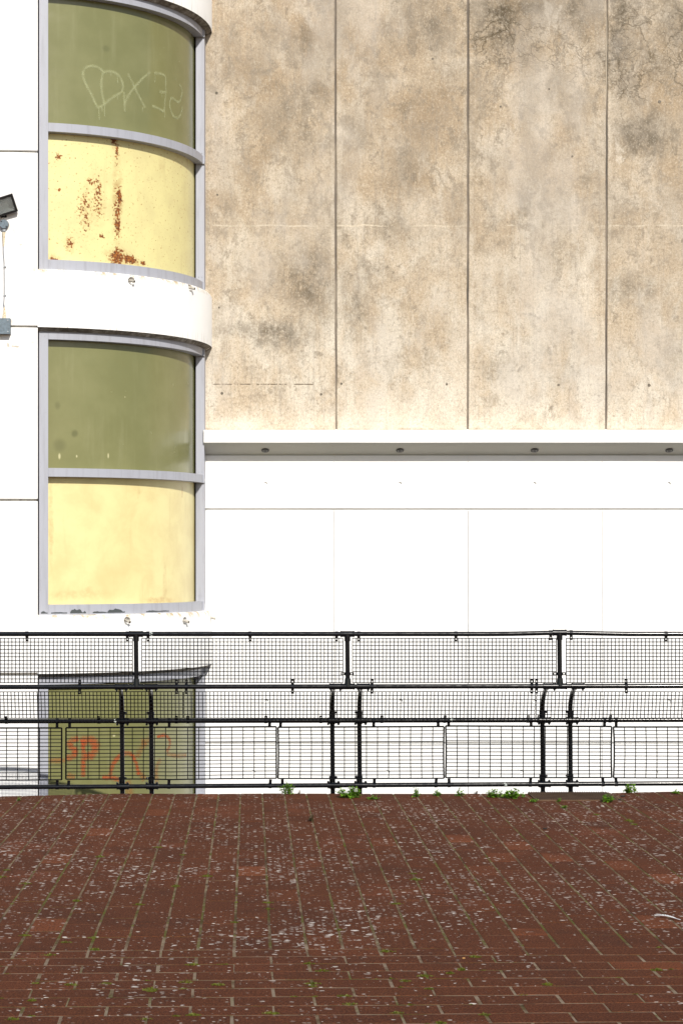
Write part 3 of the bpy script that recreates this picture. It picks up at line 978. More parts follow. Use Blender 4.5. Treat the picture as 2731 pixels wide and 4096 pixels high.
names = {1: "window with faint mirrored writing and a rusted yellow lower panel", 0: "window with clean olive pane above a faded yellow panel", -1: "window with orange sprayed letters behind the railing"}
for k in (1, 0, -1):
    dz = (k - 0) * STOREY
    zt = 2.601 + dz - 0.02          # tucked under the band above
    head = 2.475 + dz
    m1, m0 = 1.024 + dz, 0.927 + dz
    s1, s0 = -0.5186 + dz, -0.64 + dz
    # outer frame: left jamb, head, sill
    mb = MB()
    sweep(mb, [(RG - 0.03, s0), (RF, s0), (RF, zt), (RG - 0.03, zt)], PH_J0, PH_J1, 4)
    win = mb.build("window", M_frame, tower, label=names[k])
    mb = MB()
    fr = [(RG - 0.03, head), (RF, head), (RF, zt), (RG - 0.03, zt)]
    sweep(mb, fr, PH_J1 + 0.0006, PH_R1, 44)
    h_ = mb.build("head_rail", M_frame, win)
    shade_auto(h_, 30)
    mb = MB()
    sweep(mb, [(RG - 0.03, m0), (RF, m0), (RF, m1), (RG - 0.03, m1)], PH_J1 + 0.0006, PH_R1, 44)
    shade_auto(mb.build("transom", M_frame, win), 30)
    mb = MB()
    sweep(mb, [(RG - 0.03, s0), (RF, s0), (RF, s1), (RG - 0.03, s1)], PH_J1 + 0.0006, PH_R1, 44)
    if k == 0:
        # paint flaked off along the bottom edge
        for (x0, x1, h) in ((282, 336, .05), (335, 345, .02), (430, 500, .045), (372, 428, .014), (585, 640, .012), (640, 676, .008), (165, 192, .022), (205, 270, .010)):
            pa, pb = phi_at(x0, RF)[0], phi_at(x1, RF)[0]
            n = 9
            top = [(pa + (pb - pa) * i / n, max(0.003, h * (math.sin(math.pi * (i / n) ** 0.7) * 0.8 + random.uniform(-.25, .25)))) for i in range(n + 1)]
            for (a1, h1), (a2, h2) in zip(top[:-1], top[1:]):
                mb.add([arc_pt(a1, RF + .002, s0 + .022 + H), arc_pt(a2, RF + .002, s0 + .022 + H), arc_pt(a2, RF + .002, s0 + .03 + h2 + H), arc_pt(a1, RF + .002, s0 + .03 + h1 + H)], [(0, 1, 2, 3)], 1)
    shade_auto(mb.build("sill_rail", [M_frame, M_primer], win), 30)
    # right jamb: flat post standing where the curve meets the main wall
    x0, x1 = px_x(784, 24.72), px_x(817, 24.74)
    mb = MB()
    pl = [(x0, 24.725), (x1, 24.74), (x1 + 0.012, 24.995), (x0, 24.995)]
    for za, zb_ in ((s1, m0), (m1, head)):
        za, zb_ = za + H - 0.03, zb_ + H + 0.03
        vs = [(a, b, za) for a, b in pl] + [(a, b, zb_) for a, b in pl]
        mb.add(vs, [(0, 1, 5, 4), (1, 2, 6, 5), (2, 3, 7, 6), (3, 0, 4, 7), (4, 5, 6, 7), (3, 2, 1, 0)])
    # end plates closing the rails against the wall
    for za, zb_ in ((head, zt), (m0, m1), (s0, s1)):
        mb.box((x1 - 0.07, 24.71, za + H), (x1 + 0.006, 24.995, zb_ + H))
    # little rivets
    for yv in (m1 + 0.02, s1 + 0.05):
        for xx in (0.35, 0.75):
            cpt = Vector((x0 + (x1 - x0) * xx, 24.725 + 0.015 * xx, yv + H + 0.02))
            mb.tube([cpt, cpt + Vector((0, -0.006, 0))], 0.007, 8)
    mb.build("jamb", M_frame, win)
    # panes
    for (za, zb_, nm, mt) in ((m1, head, "pane", M_green), (s1, m0, "spandrel_panel", M_yel_rust if k == 1 else M_yel)):
        mb = MB()
        sweep(mb, [(RG - 0.02, za - .01), (RG, za - .01), (RG, zb_ + .01), (RG - 0.02, zb_ + .01)], PH_J1 - 0.005, PH_G1, 64, uvr=RG)
        pn = mb.build(nm, mt, win)
        shade_auto(pn, 30)
    # sealing strips
    for za, zb_ in ((s1, m0), (m1, head)):
        mb = MB()
        sweep(mb, [(RG, za), (RG + .006, za), (RG + .006, zb_), (RG, zb_)], PH_J1, PH_J1 + 0.003, 1)
        mb.build("gasket", M_gasket, win)
        mb = MB()
        mb.box((x0 - 0.0045, 24.722, za + H), (x0 - 0.0005, 24.80, zb_ + H))
        mb.build("gasket", M_gasket, win)
    if k == 1:
        S = [[(680, 750), (640, 660), (585, 560), (575, 500), (600, 465), (650, 455), (695, 470), (720, 500)],
             [(722, 502), (706, 550), (710, 640), (727, 720)],
             [(720, 502), (770, 493), (830, 520), (860, 580), (858, 640), (800, 668), (740, 715), (705, 748), (680, 750)],
             [(690, 750), (693, 835)], [(730, 720), (730, 815)], [(865, 640), (868, 700), (872, 778)], [(712, 745), (713, 775)],
             [(893, 513), (940, 610), (985, 700), (1012, 752)], [(1048, 503), (1000, 540), (940, 605), (890, 670), (872, 720)],
             [(1075, 510), (1120, 512), (1156, 526), (1156, 640), (1145, 775)], [(1153, 642), (1130, 645), (1112, 638)], [(1143, 778), (1100, 752), (1062, 738)], [(1148, 770), (1149, 818)],
             [(1222, 538), (1224, 556)], [(1250, 590), (1268, 605), (1272, 640), (1258, 705), (1236, 716), (1214, 690), (1196, 672), (1182, 700), (1184, 752), (1205, 808), (1238, 828), (1264, 795), (1272, 745)],
             [(993, 745), (994, 778)], [(1082, 530), (1080, 575)], [(1130, 650), (1131, 680)], [(775, 505), (776, 530)], [(820, 525), (822, 580)], [(820, 660), (822, 695)]]
        for nm, idx in (("heart, crossed by an upright stroke", (0, 1, 2, 3, 4, 5, 6, 18, 19, 20)), ("letter X", (7, 8, 15)), ("mirrored letter E", (9, 10, 11, 12, 16, 17)), ("mirrored letter S", (13, 14))):
            mb = MB()
            for q_ in idx:
                poly_on_glass([zo(*q) for q in S[q_]], 0.050 if len(S[q_]) > 2 else 0.022, mb)
            mb.build("graffiti", M_chalk, win, label="faint pale " + nm)
    if k == -1:
        for nm, mt, strokes in (("sprayed orange letter S", M_red, (([(548, 878), (490, 890), (478, 930), (525, 955), (535, 985), (505, 1008), (468, 1012)], .11),)),
                                ("sprayed orange letter P", M_red, (([(582, 1145), (584, 1000), (582, 890)], .085), ([(565, 905), (605, 885), (650, 885), (672, 930), (660, 985), (620, 1005), (590, 1000)], .15))),
                                ("sprayed orange arch", M_red, (([(768, 1135), (785, 1060), (830, 1000), (885, 975), (925, 990), (948, 1040), (968, 1130)], .085),)),
                                ("sprayed orange bar under the arch", M_red, (([(715, 1148), (790, 1152), (840, 1168)], .08),)),
                                ("sprayed orange hook", M_red, (([(1095, 868), (1145, 852), (1182, 872), (1190, 920), (1165, 970)], .07),)),
                                ("faded orange smear", M_redfaint, (([(345, 1032), (455, 1030)], .09),)), ("faded orange smear", M_redfaint, (([(880, 1180), (905, 1240), (900, 1290)], .17),)),
                                ("faded orange smear", M_redfaint, (([(985, 905), (1060, 885)], .12),)), ("faded orange smear", M_redfaint, (([(1020, 905), (975, 960), (960, 1010)], .12),)),
                                ("faded orange smear", M_redfaint, (([(970, 1110), (1010, 1165)], .12),)), ("faded orange smear", M_redfaint, (([(1120, 1020), (1090, 1080), (1095, 1200)], .10),)),
                                ("faded orange smear", M_redfaint, (([(470, 1135), (525, 1150)], .12),)), ("faded orange smear", M_redfaint, (([(1165, 985), (1230, 1000), (1300, 995)], .08),))):
            mb = MB()
            for pts_, w in strokes:
                poly_on_glass([zl(*q) for q in pts_], w, mb, 0.003 if mt is M_red else 0.002)
            mb.build("graffiti", mt, win, label=nm)
    # hairline scratches drawn as thin pale ribbons
    if k == -1:
        mb = MB()
        poly_on_glass([zl(765, 672), (470, 2812)], 0.012, mb, .003)
        poly_on_glass([zl(785, 690), zl(830, 615)], 0.010, mb, .003)
        mb.build("scratch", M_chalk, win)

# ------------------------------------------------------------------ long hall (right)
hall = thing("concrete_hall", "long hall wall, stained beige concrete slabs above a white painted base", "building")
XL = px_x(820, 24.70)
XR = 9.4
JX = [px_x(1342, YW), px_x(1870, YW), px_x(2424, YW)]
pit = JX[2] - JX[1]
JX += [JX[2] + 1.68, JX[2] + 3.36]
edges = [XL - 0.25] + JX + [XR]
ZC0 = H + 1.553
zsb = H + 413 / F * YW
mb = MB()
mb.box((XL - 0.5, YW + 0.02, zsb + 0.06), (XR, YW + 0.5, H + 9.6))
mb.box((XL - 0.5, YW + 0.07, GZ), (XR, YW + 0.5, zsb + 0.05))
mb.build("backing_wall", M_joint, hall)
cps = []
for i, (a, b) in enumerate(zip(edges[:-1], edges[1:])):
    mb = MB()
    g = 0.011
    lean = (0.012, -0.004, -0.012, 0, 0, 0)[i] if i < 6 else 0
    leanl = (0, 0.012, -0.004, -0.012, 0, 0)[i]
    z0, z1 = ZC0, H + 9.5
    c = 0.008
    n = 46
    # front outline with slightly chipped, wandering edges
    def wob(s, side, i=i):
        return 0.006 * mnoise.noise(Vector((s * 3.1, i * 7.7 + side * 3.3, 0)))
    L, Rr = [], []
    for j in range(n + 1):
        zz = z0 + (z1 - z0) * j / n
        t = (zz - z0) / 5.3
        L.append((a + g + leanl * (1 - 2 * t) * 0.5 + wob(zz, 0), zz))
        Rr.append((b - g + lean * (1 - 2 * t) * 0.5 + wob(zz, 1), zz))
    vs, fs = [], []
    for (xl, zz), (xr, _) in zip(L, Rr):
        vs += [(xl, YW + .02, zz), (xl, YW + c, zz), (xl + c, YW, zz), (xr - c, YW, zz), (xr, YW + c, zz), (xr, YW + .02, zz)]
    for j in range(n):
        for q in range(5):
            fs.append((j * 6 + q, j * 6 + q + 1, (j + 1) * 6 + q + 1, (j + 1) * 6 + q))
    fs.append((0, 5, 4, 3, 2, 1))
    mb.add(vs, fs)
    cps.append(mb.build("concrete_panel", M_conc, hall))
for (x, y) in ((870, 779), (867, 372), (888, 1573), (1284, 1577), (1365, 1535), (1786, 1537), (2195, 356), (2001, 426), (2636, 407), (2232, 1540), (2594, 1541), (2287, 626), (877, 1230), (1730, 235)):
    p_ = at(x, y, YW)
    pi = max(j for j in range(len(edges) - 1) if edges[j] < p_.x)
    mb = MB()
    rr = random.uniform(0.011, 0.021)
    ring = [(p_.x + rr * math.cos(t) * random.uniform(.85, 1.1), YW - 0.003, p_.z + rr * math.sin(t) * random.uniform(.85, 1.1)) for t in [2 * math.pi * q / 12 for q in range(12)]]
    mb.add(ring + [(a, YW + .003, c_) for a, _, c_ in ring], [tuple(range(12))[::-1]] + [(q, (q + 1) % 12, (q + 1) % 12 + 12, q + 12) for q in range(12)])
    mb.build("mortar_plug", M_plug, cps[pi])

# fascia with sloping soffit
PJ = 0.306
YF = YW - PJ
zf0 = H + 465 / F * YF
zf1 = H + 515 / F * YF
zsb = H + 413 / F * YW
prof = [(YF, zf1), (YF, zf0), (YF + 0.055, zf0 - 0.036), (YF + 0.062, zf0 - 0.020), (YF + 0.075, zf0 - 0.026), (YW + 0.02, zsb), (YW + 0.02, zf1 + 0.03), (YW, zf1 + 0.022)]
mb = MB()
k = len(prof)
xs = [XL - 0.014 + (XR - XL + 0.014) * i / 40 for i in range(41)]
for x in xs:
    mb.v += [(x, a, b + 0.003 * mnoise.noise(Vector((x * 0.8, 3, 1)))) for a, b in prof]
for i in range(40):
    for j in range(k):
        j2 = (j + 1) % k
        mb.f.append((i * k + j, i * k + j2, (i + 1) * k + j2, (i + 1) * k + j))
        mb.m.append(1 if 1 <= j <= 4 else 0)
mb.f.append(tuple(range(k))[::-1])
mb.m.append(0)
mb.f.append(tuple(40 * k + j for j in range(k)))
mb.m.append(0)
mb.f = [f[::-1] for f in mb.f]
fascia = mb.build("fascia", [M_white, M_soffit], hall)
# downlights let into the slope
sA, sB = Vector((0, YF + 0.075, zf0 - 0.026)), Vector((0, YW, zsb))
nrm = Vector((0, -(sA.z - sB.z), -(sB.y - sA.y))).normalized()
for i in range(6):
    x0 = px_x(1061 + 537.5 * i, YW - 0.1)
    c0 = Vector((x0, 0, 0)) + sA.lerp(sB, 0.50)
    mb = MB()
    mb.tube([c0 - nrm * 0.004, c0 + nrm * 0.006], 0.048, 22)
    lamp = mb.build("downlight", M_lamp, hall)
    mb = MB()
    mb.tube([c0 + nrm * 0.005, c0 + nrm * 0.014], 0.030, 18)
    mb.build("rim", M_lampglass, lamp)
    mb = MB()
    mb.tube([c0 + nrm * 0.013, c0 + nrm * 0.0165], 0.019, 14)
    mb.build("lens", M_lamp, lamp)

# white base: band under the soffit, groove, slabs with hairline joints, lower groove
zg1 = px_z(2038, YW)
zg2 = px_z(2973, YW)
WJ = [px_x(1334, YW), px_x(1871, YW), px_x(2406, YW), px_x(2406, YW) + 1.655, px_x(2406, YW) + 3.31]
wed = [XL - 0.25] + WJ + [XR]
dimples = {1935: [], 2803: [], 3087: []}


def solid_panel(x0, x1, z0, z1, name, holes, mat=None):
    mb = MB()
    c = 0.005
    vs = [(x0, YW + .04, z0), (x1, YW + .04, z0), (x1, YW + .04, z1), (x0, YW + .04, z1),
          (x0, YW + c, z0), (x1, YW + c, z0), (x1, YW + c, z1), (x0, YW + c, z1),
          (x0 + c, YW, z0 + c), (x1 - c, YW, z0 + c), (x1 - c, YW, z1 - c), (x0 + c, YW, z1 - c)]
    mb.add(vs, [(0, 3, 2, 1), (0, 1, 5, 4), (1, 2, 6, 5), (2, 3, 7, 6), (3, 0, 4, 7), (4, 5, 9, 8), (5, 6, 10, 9), (6, 7, 11, 10), (7, 4, 8, 11), (8, 9, 10, 11)])
    mb.f = [f for f in mb.f]
    o = mb.build(name, mat or M_white, hall)
    if holes:
        cu = MB()
        for (x, z, r_) in holes:
            cu.tube([(x, YW - 0.05, z + .004), (x, YW + 0.022, z)], [r_ * 1.05, r_], 16)
        cut(o, cu)
    return o


bw = MB()
bw.box((XL - 0.4, YW + 0.041, GZ), (XR, YW + 0.055, zsb + 0.05))
bw.build("base_lining", M_white, hall)
hol = [(px_x(1063 + 537 * i, YW), px_z(1935, YW), 0.021) for i in range(5)]
for (a, b) in zip(wed[:-1], wed[1:]):
    last = b == XR
    solid_panel(a, b - (0.0 if last else 0.0), zg1 + 0.014, zsb + 0.002, "frieze_panel", [h for h in hol if a + .05 < h[0] < b - .05])
    g = 0.0026
    hs = [(px_x(1066 + 536 * i, YW), px_z(2806, YW), 0.026) for i in range(5)]
    solid_panel(a + g, b - g, zg2 + 0.014, zg1 - 0.014, "base_panel", [h for h in hs if a + .05 < h[0] < b - .05])
    hs = [(px_x(1014 + 536 * i, YW), px_z(3089, YW), 0.026) for i in range(6)]
    solid_panel(a + g, b - g, GZ, zg2 - 0.014, "plinth_panel", [h for h in hs if a + .05 < h[0] < b - .05])

# ------------------------------------------------------------------ fittings on the tower wall
YT = CY - RB      # wall face there


def wall_y(x):
    s = (x - CX) / RB
    return CY - RB * math.cos(math.asin(s)) if s > 0 else YT


# floodlight
fl = thing("floodlight", "black tilted floodlight fixed high on the white tower wall", "floodlight")
fc_ = at(11, 825, YT - 0.07)
Mf = Matrix.Translation(fc_) @ Matrix.Rotation(R_(-17.5), 4, 'Y') @ Matrix.Rotation(R_(14), 4, 'X')
w2, h2, dp = 0.150, 0.103, 0.05
mb = MB()
fw = 0.026
# bezel (4 sides), body, back fins
for lo, hi in (((-w2, -dp / 2, -h2), (w2, dp / 2, -h2 + fw)), ((-w2, -dp / 2, h2 - fw), (w2, dp / 2, h2)), ((-w2, -dp / 2, -h2 + fw), (-w2 + fw, dp / 2, h2 - fw)), ((w2 - fw, -dp / 2, -h2 + fw), (w2, dp / 2, h2 - fw))):
    mb.box(lo, hi, 0, Mf)
mb.box((-w2 + .01, dp / 2 - .001, -h2 + .01), (w2 - .01, dp / 2 + .02, h2 - .01), 0, Mf)
for q in range(7):
    xx = -w2 + 0.035 + q * (2 * w2 - 0.07) / 6
    mb.box((xx - .003, dp / 2 + .018, -h2 + .02), (xx + .003, dp / 2 + .034, h2 - .02), 0, Mf)
mb.build("housing", M_flood, fl)
mb = MB()
a, b = w2 - fw, h2 - fw
a2, b2 = a * .55, b * .5
vs = [Mf @ Vector(p) for p in ((-a, -.012, -b), (a, -.012, -b), (a, -.012, b), (-a, -.012, b), (-a2, .022, -b2), (a2, .022, -b2), (a2, .022, b2), (-a2, .022, b2))]
mb.add(vs, [(0, 1, 5, 4), (1, 2, 6, 5), (2, 3, 7, 6), (3, 0, 4, 7), (4, 5, 6, 7)])
mb.build("reflector", M_refl, fl)
mb = MB()
mb.box((-a, -.017, -b), (a, -.0125, b), 0, Mf)
gl = Mat("clear_cover_glass", 0.05, 0.5)
gl.b.inputs["Transmission Weight"].default_value = 0.9
gl.col((0.75, 0.78, 0.76))
mb.build("cover_glass", gl.m, fl)
mb = MB()
mb.tube([Mf @ Vector((0, .03, -h2 - 0.01)), Mf @ Vector((0, .05, -h2 - 0.03)), at(4, 866, YT + 0.004)], 0.012, 8)
mb.box((fc_.x - .06, YT - .012, fc_.z - .05), (fc_.x + .06, YT + .002, fc_.z + .03))
mb.build("bracket", M_flood, fl)

# round conduit box
rb = thing("conduit_box", "round grey conduit box with two screws below the floodlight", "junction box")
c0 = at(17, 896, YT - 0.05)
mb = MB()
mb.tube([c0 + Vector((0, .052, 0)), c0 + Vector((0, .006, 0)), c0 + Vector((0, 0, 0))], [.052, .052, .049], 26)
mb.build("body", M_boxside, rb)
mb = MB()
mb.tube([c0 + Vector((0, .001, 0)), c0 + Vector((0, -.005, 0))], .047, 26)
mb.build("lid", M_box, rb)
for sx, sz in ((-.027, .027), (.027, -.027)):
    mb = MB()
    q = c0 + Vector((sx, -.004, sz))
    mb.tube([q, q + Vector((0, -.004, 0))], .007, 10)
    mb.build("screw", M_flood, rb)
mb = MB()
zt_ = c0.z - .050
mb.tube([(c0.x, c0.y + .025, zt_ + .004), (c0.x, c0.y + .025, zt_ - .022)], .018, 14)
mb.tube([(c0.x, c0.y + .025, zt_ - .018), (c0.x, c0.y + .025, zt_ - .03)], .020, 14)
mb.build("spout", M_steel, rb)

cb = thing("cable_drop", "thin grey cable with two cone glands clipped down the white wall", "cable")
yc = YT - .024
g0, g1 = at(17, 929, yc), at(16, 986, yc)
mb = MB()
mb.tube([g0, g1], [.0195, .0075], 14)
mb.build("gland", M_gland, cb)
g2, g3 = at(19.5, 1229, yc), at(18, 1278, yc)
mb = MB()
mb.tube([g2, g3], [.008, .024], 14)
mb.build("gland", M_gland, cb)
mb = MB()
mb.tube([at(15, 980, yc), at(15, 1010, yc + .006), at(18, 1050, YT - .008), at(18.5, 1100, YT - .008), at(18.8, 1150, YT - .008), at(18.5, 1190, YT - .01), at(16.5, 1215, YT - .016), at(19.3, 1233, yc)], .0062, 8)
mb.build("cord", M_cable, cb, smooth=True)
for yy0 in (1067, 1181):
    q = at(23.5, yy0, YT)
    mb = MB()
    mb.box((q.x - .02, YT - .017, q.z - .006), (q.x + .004, YT + .001, q.z + .006))
    mb.tube([(q.x + .004, YT - .01, q.z), (q.x + .004, YT - .02, q.z)], .007, 8)
    mb.build("clip", M_steel, cb)

jb = thing("junction_box", "square blue-grey junction box at the end of the cable", "junction box")
q0, q1 = at(-60, 1338, YT), at(45.5, 1277, YT)
mb = MB()
mb.box((q0.x, YT - .075, q0.z), (q1.x, YT + .004, q1.z))
mb.build("body", M_boxside, jb)
mb = MB()
mb.box((q0.x - .002, YT - .086, q0.z - .002), (q1.x + .002, YT - .074, q1.z + .002))
mb.build("lid", M_box, jb)
for sx in (q0.x + .025, q1.x - .025):
    for sz in (q0.z + .022, q1.z - .022):
        mb = MB()
        mb.tube([(sx, YT - .085, sz), (sx, YT - .092, sz)], .0075, 10)
        mb.build("screw", M_steel, jb)

# ------------------------------------------------------------------ railing
rail = thing("railing", "black tubular railing with wire mesh infill along the paving edge", "railing")
YR, YP, YB = 20.40, 20.78, 20.73          # cranked-out upper rails, posts, lower rails


def rz(kind, x):
    if kind == 1:
        return px_z(2536, YR) + (0.0 if x < 2.6 else 0.014 * max(0, 1 - abs(x - 3.15) / 0.6))
    if kind == 2:
        return px_z(2746.5, YR) + 0.0014 * x
    if kind == 3:
        return px_z(2883, YB) + 0.0020 * x
    return px_z(3143, YB) + 0.0056 * x


RR = 0.0235
X0, X1 = -4.6, 6.6
for kd, yv in ((1, YR), (2, YR), (3, YB), (4, YB)):
    mb = MB()
    mb.tube([(X0 + (X1 - X0) * i / 48, yv + 0.004 * mnoise.noise(Vector((i * .37, kd, 0))), rz(kd, X0 + (X1 - X0) * i / 48)) for i in range(49)], RR, 14)
    shade_auto(mb.build("rail", M_rail, rail), 50)

low_posts = [px_x(v, YP) for v in (489, 606, 1329, 1437, 2168, 2279)]
low_posts = [low_posts[0] - 2.155, low_posts[1] - 2.155] + low_posts + [low_posts[4] + 2.155, low_posts[5] + 2.155]
up_posts = [px_x(v, YR) for v in (545, 1389, 2236)]
up_posts = [up_posts[0] - 2.13] + up_posts + [up_posts[2] + 2.13]


def sleeve(mb, c, axis, L, r, beads=True):
    a = Vector(axis)
    c = Vector(c)
    mb.tube([c - a * L / 2, c + a * L / 2], r, 16)
    if beads:
        for s in (-1, 1):
            mb.tube([c + a * s * (L / 2 - 0.012), c + a * s * (L / 2 + 0.002)], r + 0.0025, 16)


def bolt(mb, c, d, r=0.010, L=0.02):
    c, d = Vector(c), Vector(d)
    mb.tube([c, c + d * L * .7, c + d * L], [r, r, r * .55], 8)


for i, x in enumerate(low_posts):
    z3, z2, z4 = rz(3, x), rz(2, x), rz(4, x)
    pts = [(x + 0.006, YP, -0.30), (x + .004, YP, z4), (x, YP, z3 - .1), (x, YP, z3 + .06)]
    zb = z3 + 0.10
    for q in range(1, 9):
        t = q / 8
        an = t * R_(72)
        pts.append((x, YP - (YP - YR - 0.02) * (1 - math.cos(an)) / (1 - math.cos(R_(72))), zb + (z2 - 0.012 - zb) * math.sin(an) / math.sin(R_(72))))
    mb = MB()
    mb.tube(pts, 0.0238, 14)
    post = mb.build("post", M_rail, rail)
    shade_auto(post, 50)
    # clamps where the post meets each rail
    mb = MB()
    sleeve(mb, (x + .018, YR, z2), (1, 0, 0), 0.128, 0.030)
    for s in (-.047, .047):
        bolt(mb, (x + .018 + s, YR - .008, z2 - .027), (0, -.25, -.97))
    shade_auto(mb.build("clamp", M_rail, rail), 40)
    for z, nm in ((z3, 3), (z4, 4)):
        mb = MB()
        sleeve(mb, (x + .012, YB, z), (1, 0, 0), 0.122, 0.0305)
        mb.tube([(x, YP, z - .04), (x, YP, z + .075)], 0.031, 16)
        mb.tube([(x, YP, z + .068), (x, YP, z + .092)], 0.0335, 16)
        bolt(mb, (x + .03 * (1 if i % 2 == 0 else -1), YP - .012, z + .08), ((.9 if i % 2 == 0 else -.9), -.4, .1), .011, .022)
        sgn = -1 if nm == 3 else 1
        for s in (-.045, .060):
            bolt(mb, (x + s, YB - .008, z + sgn * .026), (0, -.25, .97 * sgn), .0115, .02)
        shade_auto(mb.build("clamp", M_rail, rail), 40)

for x in up_posts:
    z2, z1 = rz(2, x), rz(1, x)
    mb = MB()
    mb.tube([(x + .004, YR, z2), (x - .001, YR, z1)], 0.0238, 14)
    shade_auto(mb.build("post", M_rail, rail), 50)
    mb = MB()
    sleeve(mb, (x, YR, z1), (1, 0, 0), 0.136, 0.030)
    mb.tube([(x, YR, z1), (x, YR, z1 - .072)], 0.031, 16)
    shade_auto(mb.build("tee_fitting", M_rail, rail), 40)
    mb = MB()
    sleeve(mb, (x + .004, YR, z2), (1, 0, 0), 0.136, 0.030)
    mb.tube([(x + .004, YR, z2), (x + .004, YR, z2 + .082)], [.036, .030], 16)
    shade_auto(mb.build("tee_fitting", M_rail, rail), 40)
    # wing clip holding both meshes to the post
    zc = px_z(2695, YR)
    mb = MB()
    mb.tube([(x, YR, zc - .016), (x, YR, zc + .016)], .0275, 14)
    for s in (-1, 1):
        a, b = sorted((x + s * .024, x + s * .066))
        mb.box((a, YR - .004, zc - .015), (b, YR + .003, zc - .006))
        mb.box((a, YR - .004, zc + .006), (b, YR + .003, zc + .015))
        mb.box((a, YR - .004, zc - .006), (a + .012, YR + .003, zc + .006))
        mb.box((b - .012, YR - .004, zc - .006), (b, YR + .003, zc + .006))
    mb.build("clip", M_rail, rail)


def clip(x, yv, z, dirs, tilt=0.0, dy=0.0, solid=False):
    mb = MB()
    w = .015
    mb.tube([(x - w, yv, z), (x + w, yv, z)], RR + .004, 14)
    for s in dirs:
        L0, L1 = .020, .073
        M = Matrix.Translation((x, yv - .006, z)) @ Matrix.Rotation(tilt, 4, 'Y') @ Matrix.Rotation(dy * s, 4, 'X')
        def bxs(xa, xb, la, lb):
            lo, hi = sorted((s * la, s * lb))
            mb.box((xa, -.003, lo), (xb, .003, hi), 0, M)
        if solid:
            bxs(-w, w, L0, .066)
            mb.box((-.006, -.010, s * .045 - .006), (.006, -.003, s * .045 + .006), 0, M)
        else:
            bxs(-w, w, L0, .043)
            bxs(-w, w, .056, L1)
            bxs(-w, -.006, .043, .056)
            bxs(.006, w, .043, .056)
    mb.build("clip", M_rail, rail)


for v in (109, 510, 593, 1000, 1346, 1434, 1822, 2200, 2282, 2661):
    x = px_x(v, YR)
    clip(x, YR, rz(1, x), (-1,), random.uniform(-.05, .05))
for v in (320, 707, 746, 1170, 1487, 2125, 2144, 2502):
    x = px_x(v, YR)
    clip(x, YR, rz(2, x), (-1, 1), random.uniform(-.03, .03))
for v in (27, 397, 706, 753, 1063, 1283, 1526, 1777, 2109, 2151, 2437):
    x = px_x(v, YB)
    clip(x, YB, rz(3, x), (1,), random.uniform(-.05, .05), 0.75)
for v in (230, 280, 678, 1079, 1123, 1494, 1751, 1793, 2122, 2416, 2462):
    x = px_x(v, YB)
    clip(x, YB, rz(3, x), (-1,), random.uniform(-.06, .06), 0, True)
for v in (230, 275, 676, 1080, 1130, 1496, 1742, 1795, 2119, 2410, 2463):
    x = px_x(v, YB)
    clip(x, YB, rz(4, x), (1,), random.uniform(-.16, .12), 0, True)


def wire(mb, a, b, r):
    """thin four-sided wire"""
    a, b = Vector(a), Vector(b)
    mb.tube([a, b], r, 5, 0, False)


def mesh_panel(P00, P10, P01, P11, nx, nz, r, name="mesh_panel", frame=None, bow=0.0, bend=None, sag=0.0):
    """woven/welded mesh between four corners: P00 bottom-left ... P11 top-right"""
    P00, P10, P01, P11 = map(Vector, (P00, P10, P01, P11))
    nor = (P10 - P00).cross(P01 - P00).normalized()
    seed = random.random() * 99

    def P(u, v):
        q = (P00 * (1 - u) + P10 * u) * (1 - v) + (P01 * (1 - u) + P11 * u) * v
        q = q + nor * (0.006 * mnoise.noise(Vector((u * 5, v * 2, seed))))
        q.x += 0.0012 * mnoise.noise(Vector((u * 40, v * 3, seed + 5)))
        q.z += 0.0012 * mnoise.noise(Vector((u * 3, v * 40, seed + 9)))
        q.x += bow * math.sin(math.pi * v) * (1 - 2 * u)
        q.z -= sag * math.sin(math.pi * u) * (1 - v)
        if bend:
            ub, amp, wd = bend
            q.z += amp * math.exp(-((u - ub) / wd) ** 2) * max(0, 1 - v * 3.2)
        return q
    mb = MB()
    sx = max(4, nx // 8)
    off = nor * r * 1.6
    for i in range(nx + 1):
        u = i / nx
        rr = r if not (frame and i in (0, nx)) else frame
        seg = 4
        mb.tube([P(u, j / seg) + off for j in range(seg + 1)], rr, 5, 0, False)
    for j in range(nz + 1):
        v = j / nz
        rr = r if not (frame and j in (0, nz)) else (frame if j == nz else frame * .8)
        mb.tube([P(q / (sx * 2), v) for q in range(sx * 2 + 1)], rr, 5, 0, False)
    return mb.build(name, M_wire, rail)


# upper meshes
zt1 = [px_z(2553, YR), px_z(2730.5, YR)]
pitch = 14.98 / F * YR
for (a, b) in ((-420, 531), (568, 1371), (1409, 2222), (2262, 3090)):
    xa, xb = px_x(a, YR), px_x(b, YR)
    if a == -420:
        xa = up_posts[0] + .05
    mesh_panel((xa, YR - .01, zt1[1]), (xb, YR - .01, zt1[1]), (xa, YR - .01, zt1[0]), (xb, YR - .01, zt1[0]), round((xb - xa) / pitch), 12, .0045)
# middle meshes lean with the cranked posts
za_, zb_ = px_z(2766.5, YR), px_z(2872.5, YR + .06)
for (a, b) in ((-320, 733), (737, 2134), (2139, 3300)):
    xa, xb = px_x(a, YR + .1), px_x(b, YR + .1)
    f = (YB - .03) / YR
    mesh_panel((xa, YR + .06, zb_), (xb, YR + .06, zb_), (xa, YR - .012, za_), (xb, YR - .012, za_), round((xb - xa) / pitch), 7, .0045)
